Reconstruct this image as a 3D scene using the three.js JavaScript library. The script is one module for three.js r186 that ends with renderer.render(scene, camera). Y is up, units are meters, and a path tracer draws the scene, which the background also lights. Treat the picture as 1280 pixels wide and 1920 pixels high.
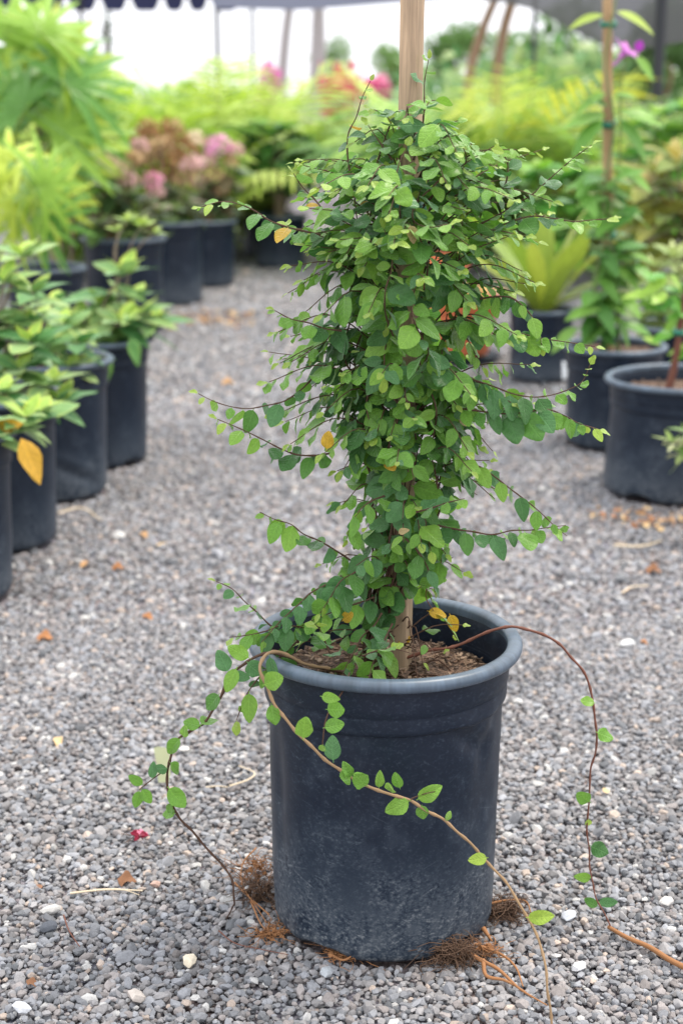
import * as THREE from 'three';
import { mergeGeometries, toCreasedNormals } from 'three/addons/utils/BufferGeometryUtils.js';
import { ConvexGeometry } from 'three/addons/geometries/ConvexGeometry.js';
import { ImprovedNoise } from 'three/addons/math/ImprovedNoise.js';

// ------------------------------------------------------------------ camera, sky, sun, exposure
const scene = new THREE.Scene();
const EYE = 1.06, FPX = 3000, PITCH = Math.atan((960 - 150) / FPX);
const camera = new THREE.PerspectiveCamera(2 * Math.atan(960 / FPX) * 180 / Math.PI, 682 / 1024, 0.05, 400);
camera.position.set(0, EYE, 0);
camera.rotation.set(-PITCH, 0, 0);
camera.focus = 1.94;
camera.userData.fStop = 4.1;
scene.add(camera);

const renderer = new THREE.WebGLRenderer({ antialias: true });
renderer.toneMapping = THREE.LinearToneMapping;
renderer.toneMappingExposure = 2.6;
renderer.shadowMap.enabled = true;

{ // bright, even overcast
  const w = 64, h = 32, d = new Float32Array(w * h * 4);
  for (let j = 0; j < h; j++) for (let i = 0; i < w; i++) {
    const e = Math.max(0, Math.sin(((j + 0.5) / h - 0.5) * Math.PI)), L = 0.6 + 0.4 * e, k = (j * w + i) * 4;
    d[k] = L * 0.99; d[k + 1] = L * 1.0; d[k + 2] = L * 1.04; d[k + 3] = 1;
  }
  const t = new THREE.DataTexture(d, w, h, THREE.RGBAFormat, THREE.FloatType);
  t.mapping = THREE.EquirectangularReflectionMapping; t.magFilter = THREE.LinearFilter; t.minFilter = THREE.LinearFilter; t.needsUpdate = true;
  scene.background = t; scene.environment = t;
}
const sun = new THREE.DirectionalLight(0xfff4e4, 1.5);
sun.position.set(3.2, 8, -4.5); sun.target.position.set(0, 0, -3);
sun.castShadow = true; sun.shadow.radius = 30; sun.shadow.mapSize.set(2048, 2048);
Object.assign(sun.shadow.camera, { left: -9, right: 9, top: 9, bottom: -9, near: 0.1, far: 60 });
scene.add(sun, sun.target);

// ------------------------------------------------------------------ helpers
const V3 = (x = 0, y = 0, z = 0) => new THREE.Vector3(x, y, z);
function rng(seed) { let a = seed >>> 0; const f = () => { a = (a + 0x6D2B79F5) | 0; let t = Math.imul(a ^ (a >>> 15), 1 | a); t = (t + Math.imul(t ^ (t >>> 7), 61 | t)) ^ t; return ((t ^ (t >>> 14)) >>> 0) / 4294967296; }; f.r = (lo, hi) => lo + (hi - lo) * f(); f.pick = (a) => a[Math.floor(f() * a.length)]; f.n = () => (f() + f() + f() - 1.5) * 1.15; return f; }
const noise3 = new ImprovedNoise();
const nz = (x, y, z = 0) => noise3.noise(x, y, z);
const fbm = (x, y, z = 0, o = 4) => { let s = 0, a = 0.5, f = 1; for (let i = 0; i < o; i++) { s += a * nz(x * f, y * f, z * f + i * 7.3); a *= 0.5; f *= 2.03; } return s; };
const clamp = (x, a = 0, b = 1) => Math.min(b, Math.max(a, x));
const sstep = (a, b, x) => { const t = clamp((x - a) / (b - a)); return t * t * (3 - 2 * t); };
const lerp = (a, b, t) => a + (b - a) * t;
// sight line through a spot of the photograph (1280 x 1920), then where it meets the ground or an upright plane at distance d
const CP = Math.cos(PITCH), SP = Math.sin(PITCH);
const sight = (px, py) => { const x = (px - 640) / FPX, y = -(py - 960) / FPX; return V3(x, y * CP - SP, -CP - y * SP); };
const onGround = (px, py, y = 0) => { const r = sight(px, py); return r.multiplyScalar((y - EYE) / r.y).add(V3(0, EYE, 0)); };
const onPlane = (px, py, d) => { const r = sight(px, py); return r.multiplyScalar(-d / r.z).add(V3(0, EYE, 0)); };

const used = {};
const numbered = (n) => { const k = used[n] = (used[n] ?? -1) + 1; return k ? `${n}_${String(k).padStart(3, '0')}` : n; };
function finish(o) { o.castShadow = o.receiveShadow = true; return o; }
function thing(name, label, category, pos = [0, 0, 0], group) {
  const o = new THREE.Group(); o.name = numbered(name); o.position.set(...pos); o.userData = { label, category };
  if (group) o.userData.group = group;
  scene.add(o); return o;
}
function part(name, geo, mat, parent) { const m = finish(new THREE.Mesh(geo, mat)); m.name = name; parent.add(m); return m; }
function solo(name, label, category, geo, mat, pos = [0, 0, 0], group) {
  const m = finish(new THREE.Mesh(geo, mat)); m.name = numbered(name); m.position.set(...pos); m.userData = { label, category };
  if (group) m.userData.group = group;
  scene.add(m); return m;
}
function struct(name, geo, mat, label) { const m = finish(new THREE.Mesh(geo, mat)); m.name = name; m.userData = { kind: 'structure', label }; scene.add(m); return m; }
const lin = (r, g, b) => new THREE.Color().setRGB(r, g, b);

// a tapered tube through points
function tube(pts, r0, r1, radial = 5, seg = 0, closed = false) {
  const c = new THREE.CatmullRomCurve3(pts, closed, 'centripetal'); const n = seg || Math.max(3, pts.length * 3);
  const fr = c.computeFrenetFrames(n, closed), pos = [], nor = [], uv = [], idx = [], len = c.getLength();
  for (let i = 0; i <= n; i++) {
    const t = i / n, p = c.getPointAt(t), r = typeof r0 === 'function' ? r0(t) : lerp(r0, r1, t);
    for (let j = 0; j <= radial; j++) {
      const a = j / radial * Math.PI * 2, d = fr.normals[i].clone().multiplyScalar(Math.cos(a)).addScaledVector(fr.binormals[i], Math.sin(a));
      pos.push(p.x + d.x * r, p.y + d.y * r, p.z + d.z * r); nor.push(d.x, d.y, d.z); uv.push(j / radial * 0.05, t * len);
    }
  }
  for (let i = 0; i < n; i++) for (let j = 0; j < radial; j++) { const a = i * (radial + 1) + j, b = a + radial + 1; idx.push(a, a + 1, b, b, a + 1, b + 1); }
  const g = new THREE.BufferGeometry();
  g.setAttribute('position', new THREE.Float32BufferAttribute(pos, 3)); g.setAttribute('normal', new THREE.Float32BufferAttribute(nor, 3)); g.setAttribute('uv', new THREE.Float32BufferAttribute(uv, 2)); g.setIndex(idx);
  return g;
}
// leaf of length 1 along +y, its face to +z; prof(t) is the half width
function leafGeo(prof, { nl = 6, nw = 2, fold = 0.15, droop = 0.12, twist = 0, wave = 0, at = null } = {}) {
  if (at) nl = at.length - 1;
  const pos = [], uv = [], idx = [], W = 2 * nw + 1; let wm = 0;
  for (let i = 0; i <= 40; i++) wm = Math.max(wm, prof(i / 40));
  for (let i = 0; i <= nl; i++) {
    const t = at ? at[i] : i / nl, w = Math.max(prof(t), 0.004), a = twist * t;
    for (let j = -nw; j <= nw; j++) {
      const s = j / nw, x = s * w, z = Math.abs(x) * fold * (1.6 - Math.abs(s)) - droop * t * t + wave * Math.sin(t * 9 + s * 2.2) * Math.abs(s) * w;
      pos.push(x * Math.cos(a) - z * Math.sin(a) * 0.3, t, z * Math.cos(a) + x * Math.sin(a)); uv.push(0.5 + 0.5 * x / wm, t);
    }
  }
  for (let i = 0; i < nl; i++) for (let j = 0; j < W - 1; j++) { const a = i * W + j, b = a + W; idx.push(a, a + 1, b, b, a + 1, b + 1); }
  const g = new THREE.BufferGeometry();
  g.setAttribute('position', new THREE.Float32BufferAttribute(pos, 3)); g.setAttribute('uv', new THREE.Float32BufferAttribute(uv, 2)); g.setIndex(idx); g.computeVertexNormals();
  return g;
}
const _x = V3(), _y = V3(), _z = V3();
function frame(p, dir, normal, s, sx = 1) {
  _y.copy(dir).normalize(); _z.copy(normal).addScaledVector(_y, -normal.dot(_y));
  if (_z.lengthSq() < 1e-6) _z.set(0.3, 0.1, 0.9).addScaledVector(_y, -0.5); _z.normalize(); _x.crossVectors(_y, _z);
  const m = new THREE.Matrix4().makeBasis(_x, _y, _z); m.scale(V3(s * sx, s, s)); m.setPosition(p); return m;
}
function tinted(geo, col) {
  const n = geo.attributes.position.count, a = new Float32Array(n * 3);
  for (let i = 0; i < n; i++) { a[3 * i] = col.r; a[3 * i + 1] = col.g; a[3 * i + 2] = col.b; }
  geo.setAttribute('color', new THREE.BufferAttribute(a, 3)); return geo;
}
// ------------------------------------------------------------------ textures and materials
function tex(w, h, f, srgb = false) {
  const d = new Uint8Array(w * h * 4), o = [0, 0, 0, 255];
  for (let j = 0; j < h; j++) for (let i = 0; i < w; i++) {
    const c = f(i / w, j / h), k = (j * w + i) * 4;
    if (typeof c === 'number') { d[k] = d[k + 1] = d[k + 2] = clamp(c) * 255; d[k + 3] = 255; } else { d[k] = clamp(c[0]) * 255; d[k + 1] = clamp(c[1]) * 255; d[k + 2] = clamp(c[2]) * 255; d[k + 3] = 255; }
  }
  const t = new THREE.DataTexture(d, w, h, THREE.RGBAFormat, THREE.UnsignedByteType);
  t.magFilter = THREE.LinearFilter; t.minFilter = THREE.LinearMipmapLinearFilter; t.generateMipmaps = true; t.wrapS = t.wrapT = THREE.RepeatWrapping;
  if (srgb) t.colorSpace = THREE.SRGBColorSpace; t.needsUpdate = true; return t;
}
// veins of a leaf: paler midrib and side veins, a little mottling (value about 0.8)
const veinAt = (u, v) => {
  const x = Math.abs(u - 0.5) * 2, mid = Math.exp(-Math.pow(x / 0.05, 2));
  const s = (v - x * 0.28) * 6.5, side = Math.exp(-Math.pow((s - Math.round(s)) / 0.1, 2)) * (1 - 0.5 * x) * (v > 0.06 ? 1 : 0);
  return Math.max(mid, side * 0.7);
};
const leafMap = tex(128, 192, (u, v) => { const k = veinAt(u, v), m = fbm(u * 5, v * 7, 1.7) * 0.2 + fbm(u * 22, v * 30, 4) * 0.14; const b = 0.78 + m; return [b + k * 0.24, b + k * 0.2, b + k * 0.22]; });
const leafBump = tex(128, 192, (u, v) => clamp(0.6 - veinAt(u, v) * 0.4 + fbm(u * 14, v * 18, 9) * 0.3));
// cream to yellow borders, as on the variegated shrubs
const edgeMap = tex(128, 192, (u, v) => {
  const x = Math.abs(u - 0.5) * 2, w = Math.sin(Math.PI * Math.pow(clamp(v, 0.01, 0.99), 0.8)); const e = sstep(0.5, 0.85, x / Math.max(0.15, w) + fbm(u * 6, v * 6, 3) * 0.5);
  const k = veinAt(u, v), m = 0.76 + fbm(u * 6, v * 8, 2) * 0.25; return [lerp(m * 0.75 + k * 0.25, 0.98, e), lerp(m + k * 0.1, 0.96, e), lerp(m * 0.8 + k * 0.1, 0.72, e)];
});
const LEAF = { roughness: 0.93, transmission: 0.46, thickness: 0, specularIntensity: 0.5, clearcoat: 0.42, clearcoatRoughness: 0.3, side: THREE.DoubleSide, map: leafMap, bumpMap: leafBump, bumpScale: 0.0016 };
const leafMat = (c, o = {}) => new THREE.MeshPhysicalMaterial({ ...LEAF, color: c, ...o });
const leafMergedMat = (o = {}) => new THREE.MeshPhysicalMaterial({ ...LEAF, color: 0xffffff, vertexColors: true, ...o });
const PLAIN = { map: null, bumpMap: null };

// leaves of one plant: the `most` that show largest are parts, the rest one joined part
function foliage(parent, items, geos, palette, most, opt = {}, partName = 'leaf') {
  const mats = palette.map((c) => leafMat(c, opt)); items.sort((a, b) => b.s - a.s);
  items.slice(0, most).forEach((it) => { const m = part(partName, geos[it.g], mats[it.c], it.parent ?? parent); m.applyMatrix4(it.m); });
  const rest = items.slice(most);
  if (rest.length) { const g = mergeGeometries(rest.map((it) => tinted(geos[it.g].clone().applyMatrix4(it.m), palette[it.c]))); const m = part('leaves', g, leafMergedMat(opt), parent); m.userData.kind = 'stuff'; }
}
// ------------------------------------------------------------------ ground and gravel
const POT = V3(0.055, 0, -1.905);
const POTS = []; // footprints kept free of stones: [x, z, r]
const sandMap = tex(512, 512, (u, v) => { const g = 0.47 + fbm(u * 16, v * 16, 0.3) * 0.3 + fbm(u * 90, v * 90, 5) * 0.55 + nz(u * 230, v * 230, 2) * 0.2, w = fbm(u * 5, v * 5, 8) * 0.1; return [g + w + 0.015, g, g - w + 0.01]; }, true);
sandMap.repeat.set(1 / 0.9, 1 / 0.9);
{
  const g = new THREE.PlaneGeometry(160, 160, 1, 1); g.rotateX(-Math.PI / 2);
  const uv = g.attributes.uv; for (let i = 0; i < uv.count; i++) uv.setXY(i, uv.getX(i) * 160, uv.getY(i) * 160);
  const m = struct('gravel_ground', g, new THREE.MeshStandardMaterial({ map: sandMap, bumpMap: sandMap, bumpScale: 0.006, roughness: 1, color: lin(0.92, 0.88, 0.92) }), 'grey gravel yard floor running between the rows of pots');
  m.position.set(0, -0.012, -40);
}
function stoneGeo(r, n, fx, fy, fz) {
  const pts = [];
  for (let i = 0; i < n; i++) { const y = 1 - 2 * (i + 0.5) / n, a = i * 2.39996 + r() * 0.9, q = Math.sqrt(1 - y * y), k = r.r(0.78, 1.08); pts.push(V3(Math.cos(a) * q * fx * k, y * fy * k, Math.sin(a) * q * fz * k)); }
  let g = new ConvexGeometry(pts); g = toCreasedNormals(g, 0.62);
  const p = g.attributes.position, uv = new Float32Array(p.count * 2);
  for (let i = 0; i < p.count; i++) { uv[2 * i] = p.getX(i) * 0.4 + p.getY(i) * 0.27; uv[2 * i + 1] = p.getZ(i) * 0.4 + p.getY(i) * 0.31; }
  g.setAttribute('uv', new THREE.BufferAttribute(uv, 2)); return g;
}
const stoneMap = tex(128, 128, (u, v) => 0.84 + fbm(u * 7, v * 7, 3) * 0.28 + fbm(u * 26, v * 26, 6) * 0.3);
const stoneMat = new THREE.MeshStandardMaterial({ color: 0xffffff, map: stoneMap, bumpMap: stoneMap, bumpScale: 0.0008, roughness: 0.9 });
function stoneColor(r, x, z) {
  const k = r(), patch = fbm(x * 2.2, z * 2.2, 3) * 0.09 + fbm(x * 9, z * 9, 5) * 0.06; let L = clamp(0.265 + patch + r.n() * 0.085, 0.1, 0.5);
  if (k < 0.34) return [L * 0.95, L * 0.98, L * 1.06];
  if (k < 0.7) return [L * 1.005, L * 0.98, L * 1.0];
  if (k < 0.88) return [L * 1.06, L * 0.97, L * 0.95];
  if (k < 0.92) { L = r.r(0.4, 0.56); return [L * 1.01, L, L * 0.98]; }
  if (k < 0.975) { L = r.r(0.12, 0.17); return [L * 0.95, L, L * 1.08]; }
  L = r.r(0.34, 0.48); return [L * 1.12, L * 0.93, L * 0.8];
}
function layGravel() {
  const r = rng(77), kinds = [], V = 6;
  for (let k = 0; k < V; k++) kinds.push({ geo: stoneGeo(r, 13 + k * 2, r.r(0.95, 1.2), r.r(0.62, 0.85), r.r(0.75, 1)), m: [], c: [] });
  const q = new THREE.Quaternion(), e = new THREE.Euler(), M = new THREE.Matrix4(), P = V3(), S = V3();
  const band = (z0, z1, step, size, layers) => {
    for (let L = 0; L < layers; L++) for (let z = z0; z > z1; z -= step) {
      const half = 0.25 * -z + 0.8;
      for (let x = -half; x < half; x += step) {
        P.set(x + r.r(-0.55, 0.55) * step, 0, z + r.r(-0.55, 0.55) * step);
        if (POTS.some((p) => Math.hypot(P.x - p[0], P.z - p[1]) < p[2])) continue;
        const s = size * 0.5 * Math.exp(r.n() * 0.42) * (r() < 0.03 ? 1.5 : 1);
        P.y = -0.0105 + s * 0.35 + L * 0.0045 + fbm(P.x * 3, P.z * 3, 2) * 0.004 + r() * 0.002;
        e.set(r.n() * 0.55, r() * 6.283, r.n() * 0.55); q.setFromEuler(e); S.setScalar(s).multiply(V3(r.r(0.8, 1.4), r.r(0.7, 1.1), r.r(0.75, 1.15)));
        const k = kinds[Math.floor(r() * V)]; k.m.push(M.compose(P, q, S).clone()); k.c.push(stoneColor(r, P.x, P.z));
      }
    }
  };
  band(-1.45, -3.1, 0.0094, 0.0102, 2); band(-3.1, -5.2, 0.0125, 0.0135, 1); band(-5.2, -9, 0.018, 0.0185, 1); band(-9, -13, 0.03, 0.03, 1);
  const g = new THREE.Group(); g.name = 'gravel'; g.userData = { kind: 'stuff', label: 'loose grey crushed stone gravel covering the yard', category: 'gravel' }; scene.add(g);
  const col = new THREE.Color();
  for (const k of kinds) { const im = finish(new THREE.InstancedMesh(k.geo, stoneMat, k.m.length)); im.name = 'pebbles'; im.userData.kind = 'stuff'; k.m.forEach((m, i) => { im.setMatrixAt(i, m); im.setColorAt(i, col.setRGB(...k.c[i])); }); g.add(im); }
}

// ------------------------------------------------------------------ pots
// scuffed black plastic: fine dust in grains and patches, thicker where mud splashed near the foot, thin scratches
function potTexture(seed, dusty) {
  const r = rng(seed), scr = []; for (let i = 0; i < 46; i++) scr.push([r(), r(), r.r(-0.05, 0.05), r.r(0.02, 0.09), r.r(0.05, 0.22)]);
  for (let i = 0; i < 150; i++) scr.push([r(), r(), r.r(-0.03, 0.03), r.r(0.004, 0.02), r.r(0.06, 0.3)]);
  return tex(1024, 512, (u, v) => {
    const ca = Math.cos(u * 6.2832) * 3, sa = Math.sin(u * 6.2832) * 3;
    const grain = nz(u * 420, v * 230, seed) * 0.5 + nz(u * 190, v * 110, seed + 3) * 0.5;
    const patch = fbm(ca * 1.1 + seed, v * 5.5, sa * 1.1, 5), smear = fbm(ca * 3.2, v * 14, sa * 3.2 + 9, 4);
    let d = clamp((patch - 0.04 + smear * 0.4) * 1.6) * 0.32 + clamp(grain * 1.5 - 0.08) * 0.3;
    const mud = sstep(0.12, -0.36, (v - 0.44) + patch * 0.5 + smear * 0.3 + grain * 0.16); d += mud * (0.42 + grain * 0.5 + smear * 0.42 + patch * 0.25);
    for (const s of scr) { const t = (u - s[0]) / s[3]; if (t > 0 && t < 1 && Math.abs(v - s[1] - s[2] * t) < 0.0016) d += s[4]; }
    d = clamp(d * dusty); return [lerp(0.062, 0.5, d), lerp(0.108, 0.515, d), lerp(0.168, 0.525, d)];
  }, true);
}
const potMaps = [potTexture(1.5, 1.0), potTexture(4.5, 0.8)];
const potMats = potMaps.map((m) => new THREE.MeshPhysicalMaterial({ map: m, roughness: 0.42, specularIntensity: 0.6, bumpMap: m, bumpScale: 0.0005 }));
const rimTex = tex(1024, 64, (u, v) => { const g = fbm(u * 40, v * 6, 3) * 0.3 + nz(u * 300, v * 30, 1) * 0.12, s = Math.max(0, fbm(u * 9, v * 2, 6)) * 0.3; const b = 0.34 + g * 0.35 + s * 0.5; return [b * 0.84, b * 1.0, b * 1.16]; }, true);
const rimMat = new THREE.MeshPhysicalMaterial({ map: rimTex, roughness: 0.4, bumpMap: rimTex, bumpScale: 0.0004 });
const soilMap = tex(256, 256, (u, v) => { const g = 0.32 + fbm(u * 18, v * 18, 4) * 0.4 + fbm(u * 60, v * 60, 2) * 0.35; return [g * 1.08, g * 0.86, g * 0.72]; }, true);
const soilMat = new THREE.MeshStandardMaterial({ map: soilMap, bumpMap: soilMap, bumpScale: 0.006, roughness: 1 });
const chipMats = [lin(0.16, 0.105, 0.07), lin(0.09, 0.06, 0.045), lin(0.24, 0.17, 0.12)].map((c) => new THREE.MeshStandardMaterial({ color: c, roughness: 0.95 }));
function warpedLathe(profile, seg, warp) {
  const g = new THREE.LatheGeometry(profile.map((p) => new THREE.Vector2(p[0], p[1])), seg), p = g.attributes.position, uv = g.attributes.uv, top = Math.max(...profile.map((q) => q[1]));
  for (let i = 0; i < p.count; i++) {
    const x = p.getX(i), y = p.getY(i), z = p.getZ(i), rr = Math.hypot(x, z); uv.setY(i, y / top);
    if (warp && rr > 1e-4) { const [dr, dy] = warp(Math.atan2(x, z), y, rr), k = (rr + dr) / rr; p.setXYZ(i, x * k, y + dy, z * k); }
  }
  g.computeVertexNormals(); // close the seam of the lathe
  const n = g.attributes.normal, L = profile.length;
  for (let j = 0; j < L; j++) { const a = j, b = seg * L + j, v = V3(n.getX(a) + n.getX(b), n.getY(a) + n.getY(b), n.getZ(a) + n.getZ(b)).normalize(); n.setXYZ(a, v.x, v.y, v.z); n.setXYZ(b, v.x, v.y, v.z); }
  return g;
}
function potProfile(R, H, rb, soil) {
  const rt = R - 0.0155, P = []; // outside, from the middle of the foot up, then over and down inside
  P.push([0.001, 0.006], [rb * 0.7, 0.006], [rb - 0.016, 0.002], [rb - 0.008, 0.003], [rb - 0.003, 0.008], [rb - 0.0005, 0.016]);
  const yb = H - 0.078, ym = H - 0.052;
  for (let i = 1; i <= 22; i++) { const t = i / 22; P.push([lerp(rb, rt - 0.006, t), lerp(0.02, yb, t)]); }
  P.push([rt - 0.0052, yb + 0.0015], [rt - 0.0018, yb + 0.004], [rt - 0.0012, yb + 0.008], [rt - 0.001, ym - 0.003], [rt - 0.0022, ym], [rt + 0.0006, ym + 0.003], [rt + 0.001, ym + 0.012], [rt + 0.0015, H - 0.018], [rt + 0.002, H - 0.006]);
  P.push([rt - 0.002, H - 0.006], [rt - 0.004, H - 0.022], [rt - 0.0075, H - 0.03], [rt - 0.008, ym - 0.004], [rt - 0.012, yb], [rt - 0.013, H - soil - 0.03]);
  return P;
}
function rimProfile(R, H) { // rolled lip
  const P = [[R - 0.0195, H - 0.014], [R - 0.0195, H - 0.006], [R - 0.0175, H - 0.0022], [R - 0.013, H - 0.0006]], c = [R - 0.0085, H - 0.0085];
  for (let i = 0; i <= 10; i++) { const a = Math.PI * (0.5 - i / 10 * 0.98); P.push([c[0] + Math.cos(a) * 0.0085, c[1] + Math.sin(a) * 0.0085]); }
  P.push([R - 0.012, H - 0.0145]); return P;
}
function nurseryPot(label, pos, { R = 0.1705, H = 0.36, rb = 0.142, soil = 0.052, seed = 1, dents = [], notches = [], mat = 0, seg = 72, turn = 0, chips = 0, tilt = 0, category = 'plant pot', group }) {
  const t = thing('nursery_pot', label, category, [pos.x, pos.y, pos.z], group), r = rng(seed * 991 + 5); POTS.push([pos.x, pos.z, rb * 0.97]);
  const warp = (a, y, rr) => {
    let dr = fbm(Math.cos(a) * 1.3 + seed, y * 5, Math.sin(a) * 1.3) * 0.005 * sstep(H, H * 0.75, y), dy = 0;
    for (const [a0, y0, sa, sy, slope, k] of dents) { let da = a - a0; da = Math.atan2(Math.sin(da), Math.cos(da)); const u = da / sa, v = (y - y0 - slope * da) / sy; dr -= k * Math.exp(-u * u - v * v) - 0.35 * k * Math.exp(-u * u - (v - 2) * (v - 2)); }
    for (const [a0, sa, k] of notches) { let da = a - a0; da = Math.atan2(Math.sin(da), Math.cos(da)); if (rr > rb * 0.6) dy += k * Math.exp(-Math.pow(da / sa, 4)) * sstep(0.022, 0.0, y); }
    return [dr, dy];
  };
  part('wall', warpedLathe(potProfile(R, H, rb, soil), seg, warp), potMats[mat], t);
  const oval = (a) => [Math.cos(2 * (a - 0.5 - seed)) * 0.0016, Math.cos(a * 2 + seed) * 0.0012];
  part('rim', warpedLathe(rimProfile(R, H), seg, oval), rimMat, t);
  { // soil
    const g = new THREE.RingGeometry(0.001, R - 0.0265, 40, 14); g.rotateX(-Math.PI / 2); const p = g.attributes.position, uv = g.attributes.uv;
    for (let i = 0; i < p.count; i++) { const x = p.getX(i), z = p.getZ(i); p.setY(i, H - soil + fbm(x * 14 + seed, z * 14, 1) * 0.014 + fbm(x * 60, z * 60, seed) * 0.008); uv.setXY(i, x * 6, z * 6); }
    g.computeVertexNormals(); part('soil', g, soilMat, t);
    if (chips) { const gs = []; for (let k = 0; k < 3; k++) gs.push([]);
      for (let i = 0; i < chips; i++) { const a = r() * 6.283, q = Math.sqrt(r()) * (R - 0.032), L = r.r(0.003, 0.012), b = new THREE.BoxGeometry(L, L * r.r(0.12, 0.3), L * r.r(0.15, 0.5)); b.rotateZ(r.n() * 0.6); b.rotateX(r.n() * 0.5); b.rotateY(r() * 6.3); b.translate(Math.cos(a) * q, H - soil + 0.003 + r() * 0.005, Math.sin(a) * q); gs[Math.floor(r() * 3)].push(b); }
      gs.forEach((b, k) => { const m = part('bark_chips', mergeGeometries(b), chipMats[k], t); m.userData.kind = 'stuff'; });
    }
  }
  t.rotation.y = turn; t.rotation.z = tilt; return t;
}
nurseryPot('large black plastic pot in the middle of the gravel holding the leafy vine', POT, { H: 0.386, seed: 1, seg: 128, chips: 700, soil: 0.058,
  dents: [[0.78, 0.285, 0.16, 0.010, -0.05, 0.009], [0.62, 0.303, 0.12, 0.006, -0.02, 0.005], [0.95, 0.262, 0.1, 0.02, 0.1, 0.006], [-1.15, 0.2, 0.10, 0.09, 0, 0.004], [0.95, 0.19, 0.25, 0.05, 0.1, 0.004]], notches: [[0.72, 0.2, 0.013], [-0.62, 0.24, 0.009]] });

// ------------------------------------------------------------------ the wooden stake of the vine
const grain = (seed, warm) => tex(256, 512, (u, v) => { const g = fbm(u * 26 + fbm(u * 2, v * 3, seed) * 2, v * 2.4, seed) * 0.5 + fbm(u * 80, v * 9, seed + 2) * 0.25, s = fbm(u * 3, v * 5, seed + 9) * 0.16; const b = 0.63 + g * 0.34 + s; return [b * 1.04, b * (0.9 - warm * 0.05), b * (0.75 - warm * 0.16)]; }, true);
const woodGrey = new THREE.MeshStandardMaterial({ map: grain(3, 0.1), bumpMap: grain(3, 0.1), bumpScale: 0.0006, roughness: 0.85 });
const woodTan = new THREE.MeshStandardMaterial({ map: grain(8, 0.75), roughness: 0.8 });
const tapeMat = new THREE.MeshPhysicalMaterial({ color: lin(0.02, 0.2, 0.13), roughness: 0.4, transmission: 0.15, thickness: 0, side: THREE.DoubleSide });
const AXIS = (y) => V3(0.0755 + (y - 0.31) * 0.008, y, -1.937 - (y - 0.31) * 0.012);
{
  const w = 0.0235, y0 = 0.16, y1 = 1.42, g = new THREE.BoxGeometry(w, y1 - y0, w, 4, 60, 4), p = g.attributes.position, uv = g.attributes.uv, n = g.attributes.normal;
  for (let i = 0; i < p.count; i++) {
    let x = p.getX(i), y = p.getY(i), z = p.getZ(i); const ex = Math.abs(x) / (w / 2), ez = Math.abs(z) / (w / 2), c = ex > 0.98 && ez > 0.98 ? 0.93 : 1;
    const d = fbm(y * 5, Math.sign(x) * ex, Math.sign(z) * ez) * 0.0012; uv.setXY(i, (Math.abs(n.getX(i)) > 0.5 ? z : x) * 9 + (n.getX(i) > 0.5 ? 0.4 : 0), y * 2.2);
    p.setXYZ(i, x * c + d, y, z * c + d * 0.6);
  }
  g.computeVertexNormals();
  const t = thing('wooden_stake', 'weathered square wooden stake standing in the pot behind the vine leaves', 'stake', AXIS(0.31).toArray());
  g.rotateY(-0.42); g.translate(0, (y0 + y1) / 2 - 0.31, 0); part('post', g, woodGrey, t);
  t.rotation.z = -0.008; t.rotation.x = -0.012;
  const tape = new THREE.TorusGeometry(0.0165, 0.0052, 6, 24); tape.scale(1, 1, 2.1); tape.rotateX(Math.PI / 2); tape.translate(0, 0.60, 0.001);
  part('tie_tape', tape, tapeMat, t);
}

// ------------------------------------------------------------------ the climbing vine
const blade = (t) => 0.31 * Math.pow(Math.max(0, Math.sin(Math.PI * Math.pow(clamp(t, 0, 1), 0.82))), 0.62) * (1 - 0.1 * t);
const figAt = [0, 0.1, 0.15, 0.2, 0.32, 0.47, 0.62, 0.77, 0.9, 0.97, 1], figProf = (k) => (t) => t < 0.11 ? 0.016 : Math.max(0.016, k * blade((t - 0.11) / 0.89));
const figLeaves = [[1, 0.2, 0.1, 0, 0.06], [1.05, 0.06, 0.24, 0.2, 0.1], [1.2, 0.26, -0.1, 0, 0.2], [0.86, 0.38, 0.2, -0.3, 0.1], [1.08, -0.1, 0.12, 0.1, 0.28], [0.95, 0.5, 0.34, 0.35, 0.15], [1.15, 0.12, 0.05, -0.2, 0.3]].map(([k, fold, droop, twist, wave]) => leafGeo(figProf(k), { fold, droop, twist, wave, at: figAt }));
const figColors = [lin(0.065, 0.21, 0.045), lin(0.11, 0.305, 0.045), lin(0.185, 0.43, 0.05), lin(0.26, 0.52, 0.06), lin(0.11, 0.3, 0.095), lin(0.4, 0.6, 0.07), lin(0.75, 0.47, 0.03), lin(0.55, 0.42, 0.18), lin(0.2, 0.46, 0.05)];
const stemBrown = new THREE.MeshStandardMaterial({ color: lin(0.075, 0.038, 0.022), roughness: 0.85 });
const stemTan = new THREE.MeshStandardMaterial({ color: lin(0.26, 0.17, 0.09), roughness: 0.85 });
const stemRed = new THREE.MeshStandardMaterial({ color: lin(0.14, 0.05, 0.03), roughness: 0.75 });
const rootMat = new THREE.MeshStandardMaterial({ color: lin(0.27, 0.125, 0.05), roughness: 0.9 });
const rootDark = new THREE.MeshStandardMaterial({ color: lin(0.1, 0.058, 0.036), roughness: 1 });
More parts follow.
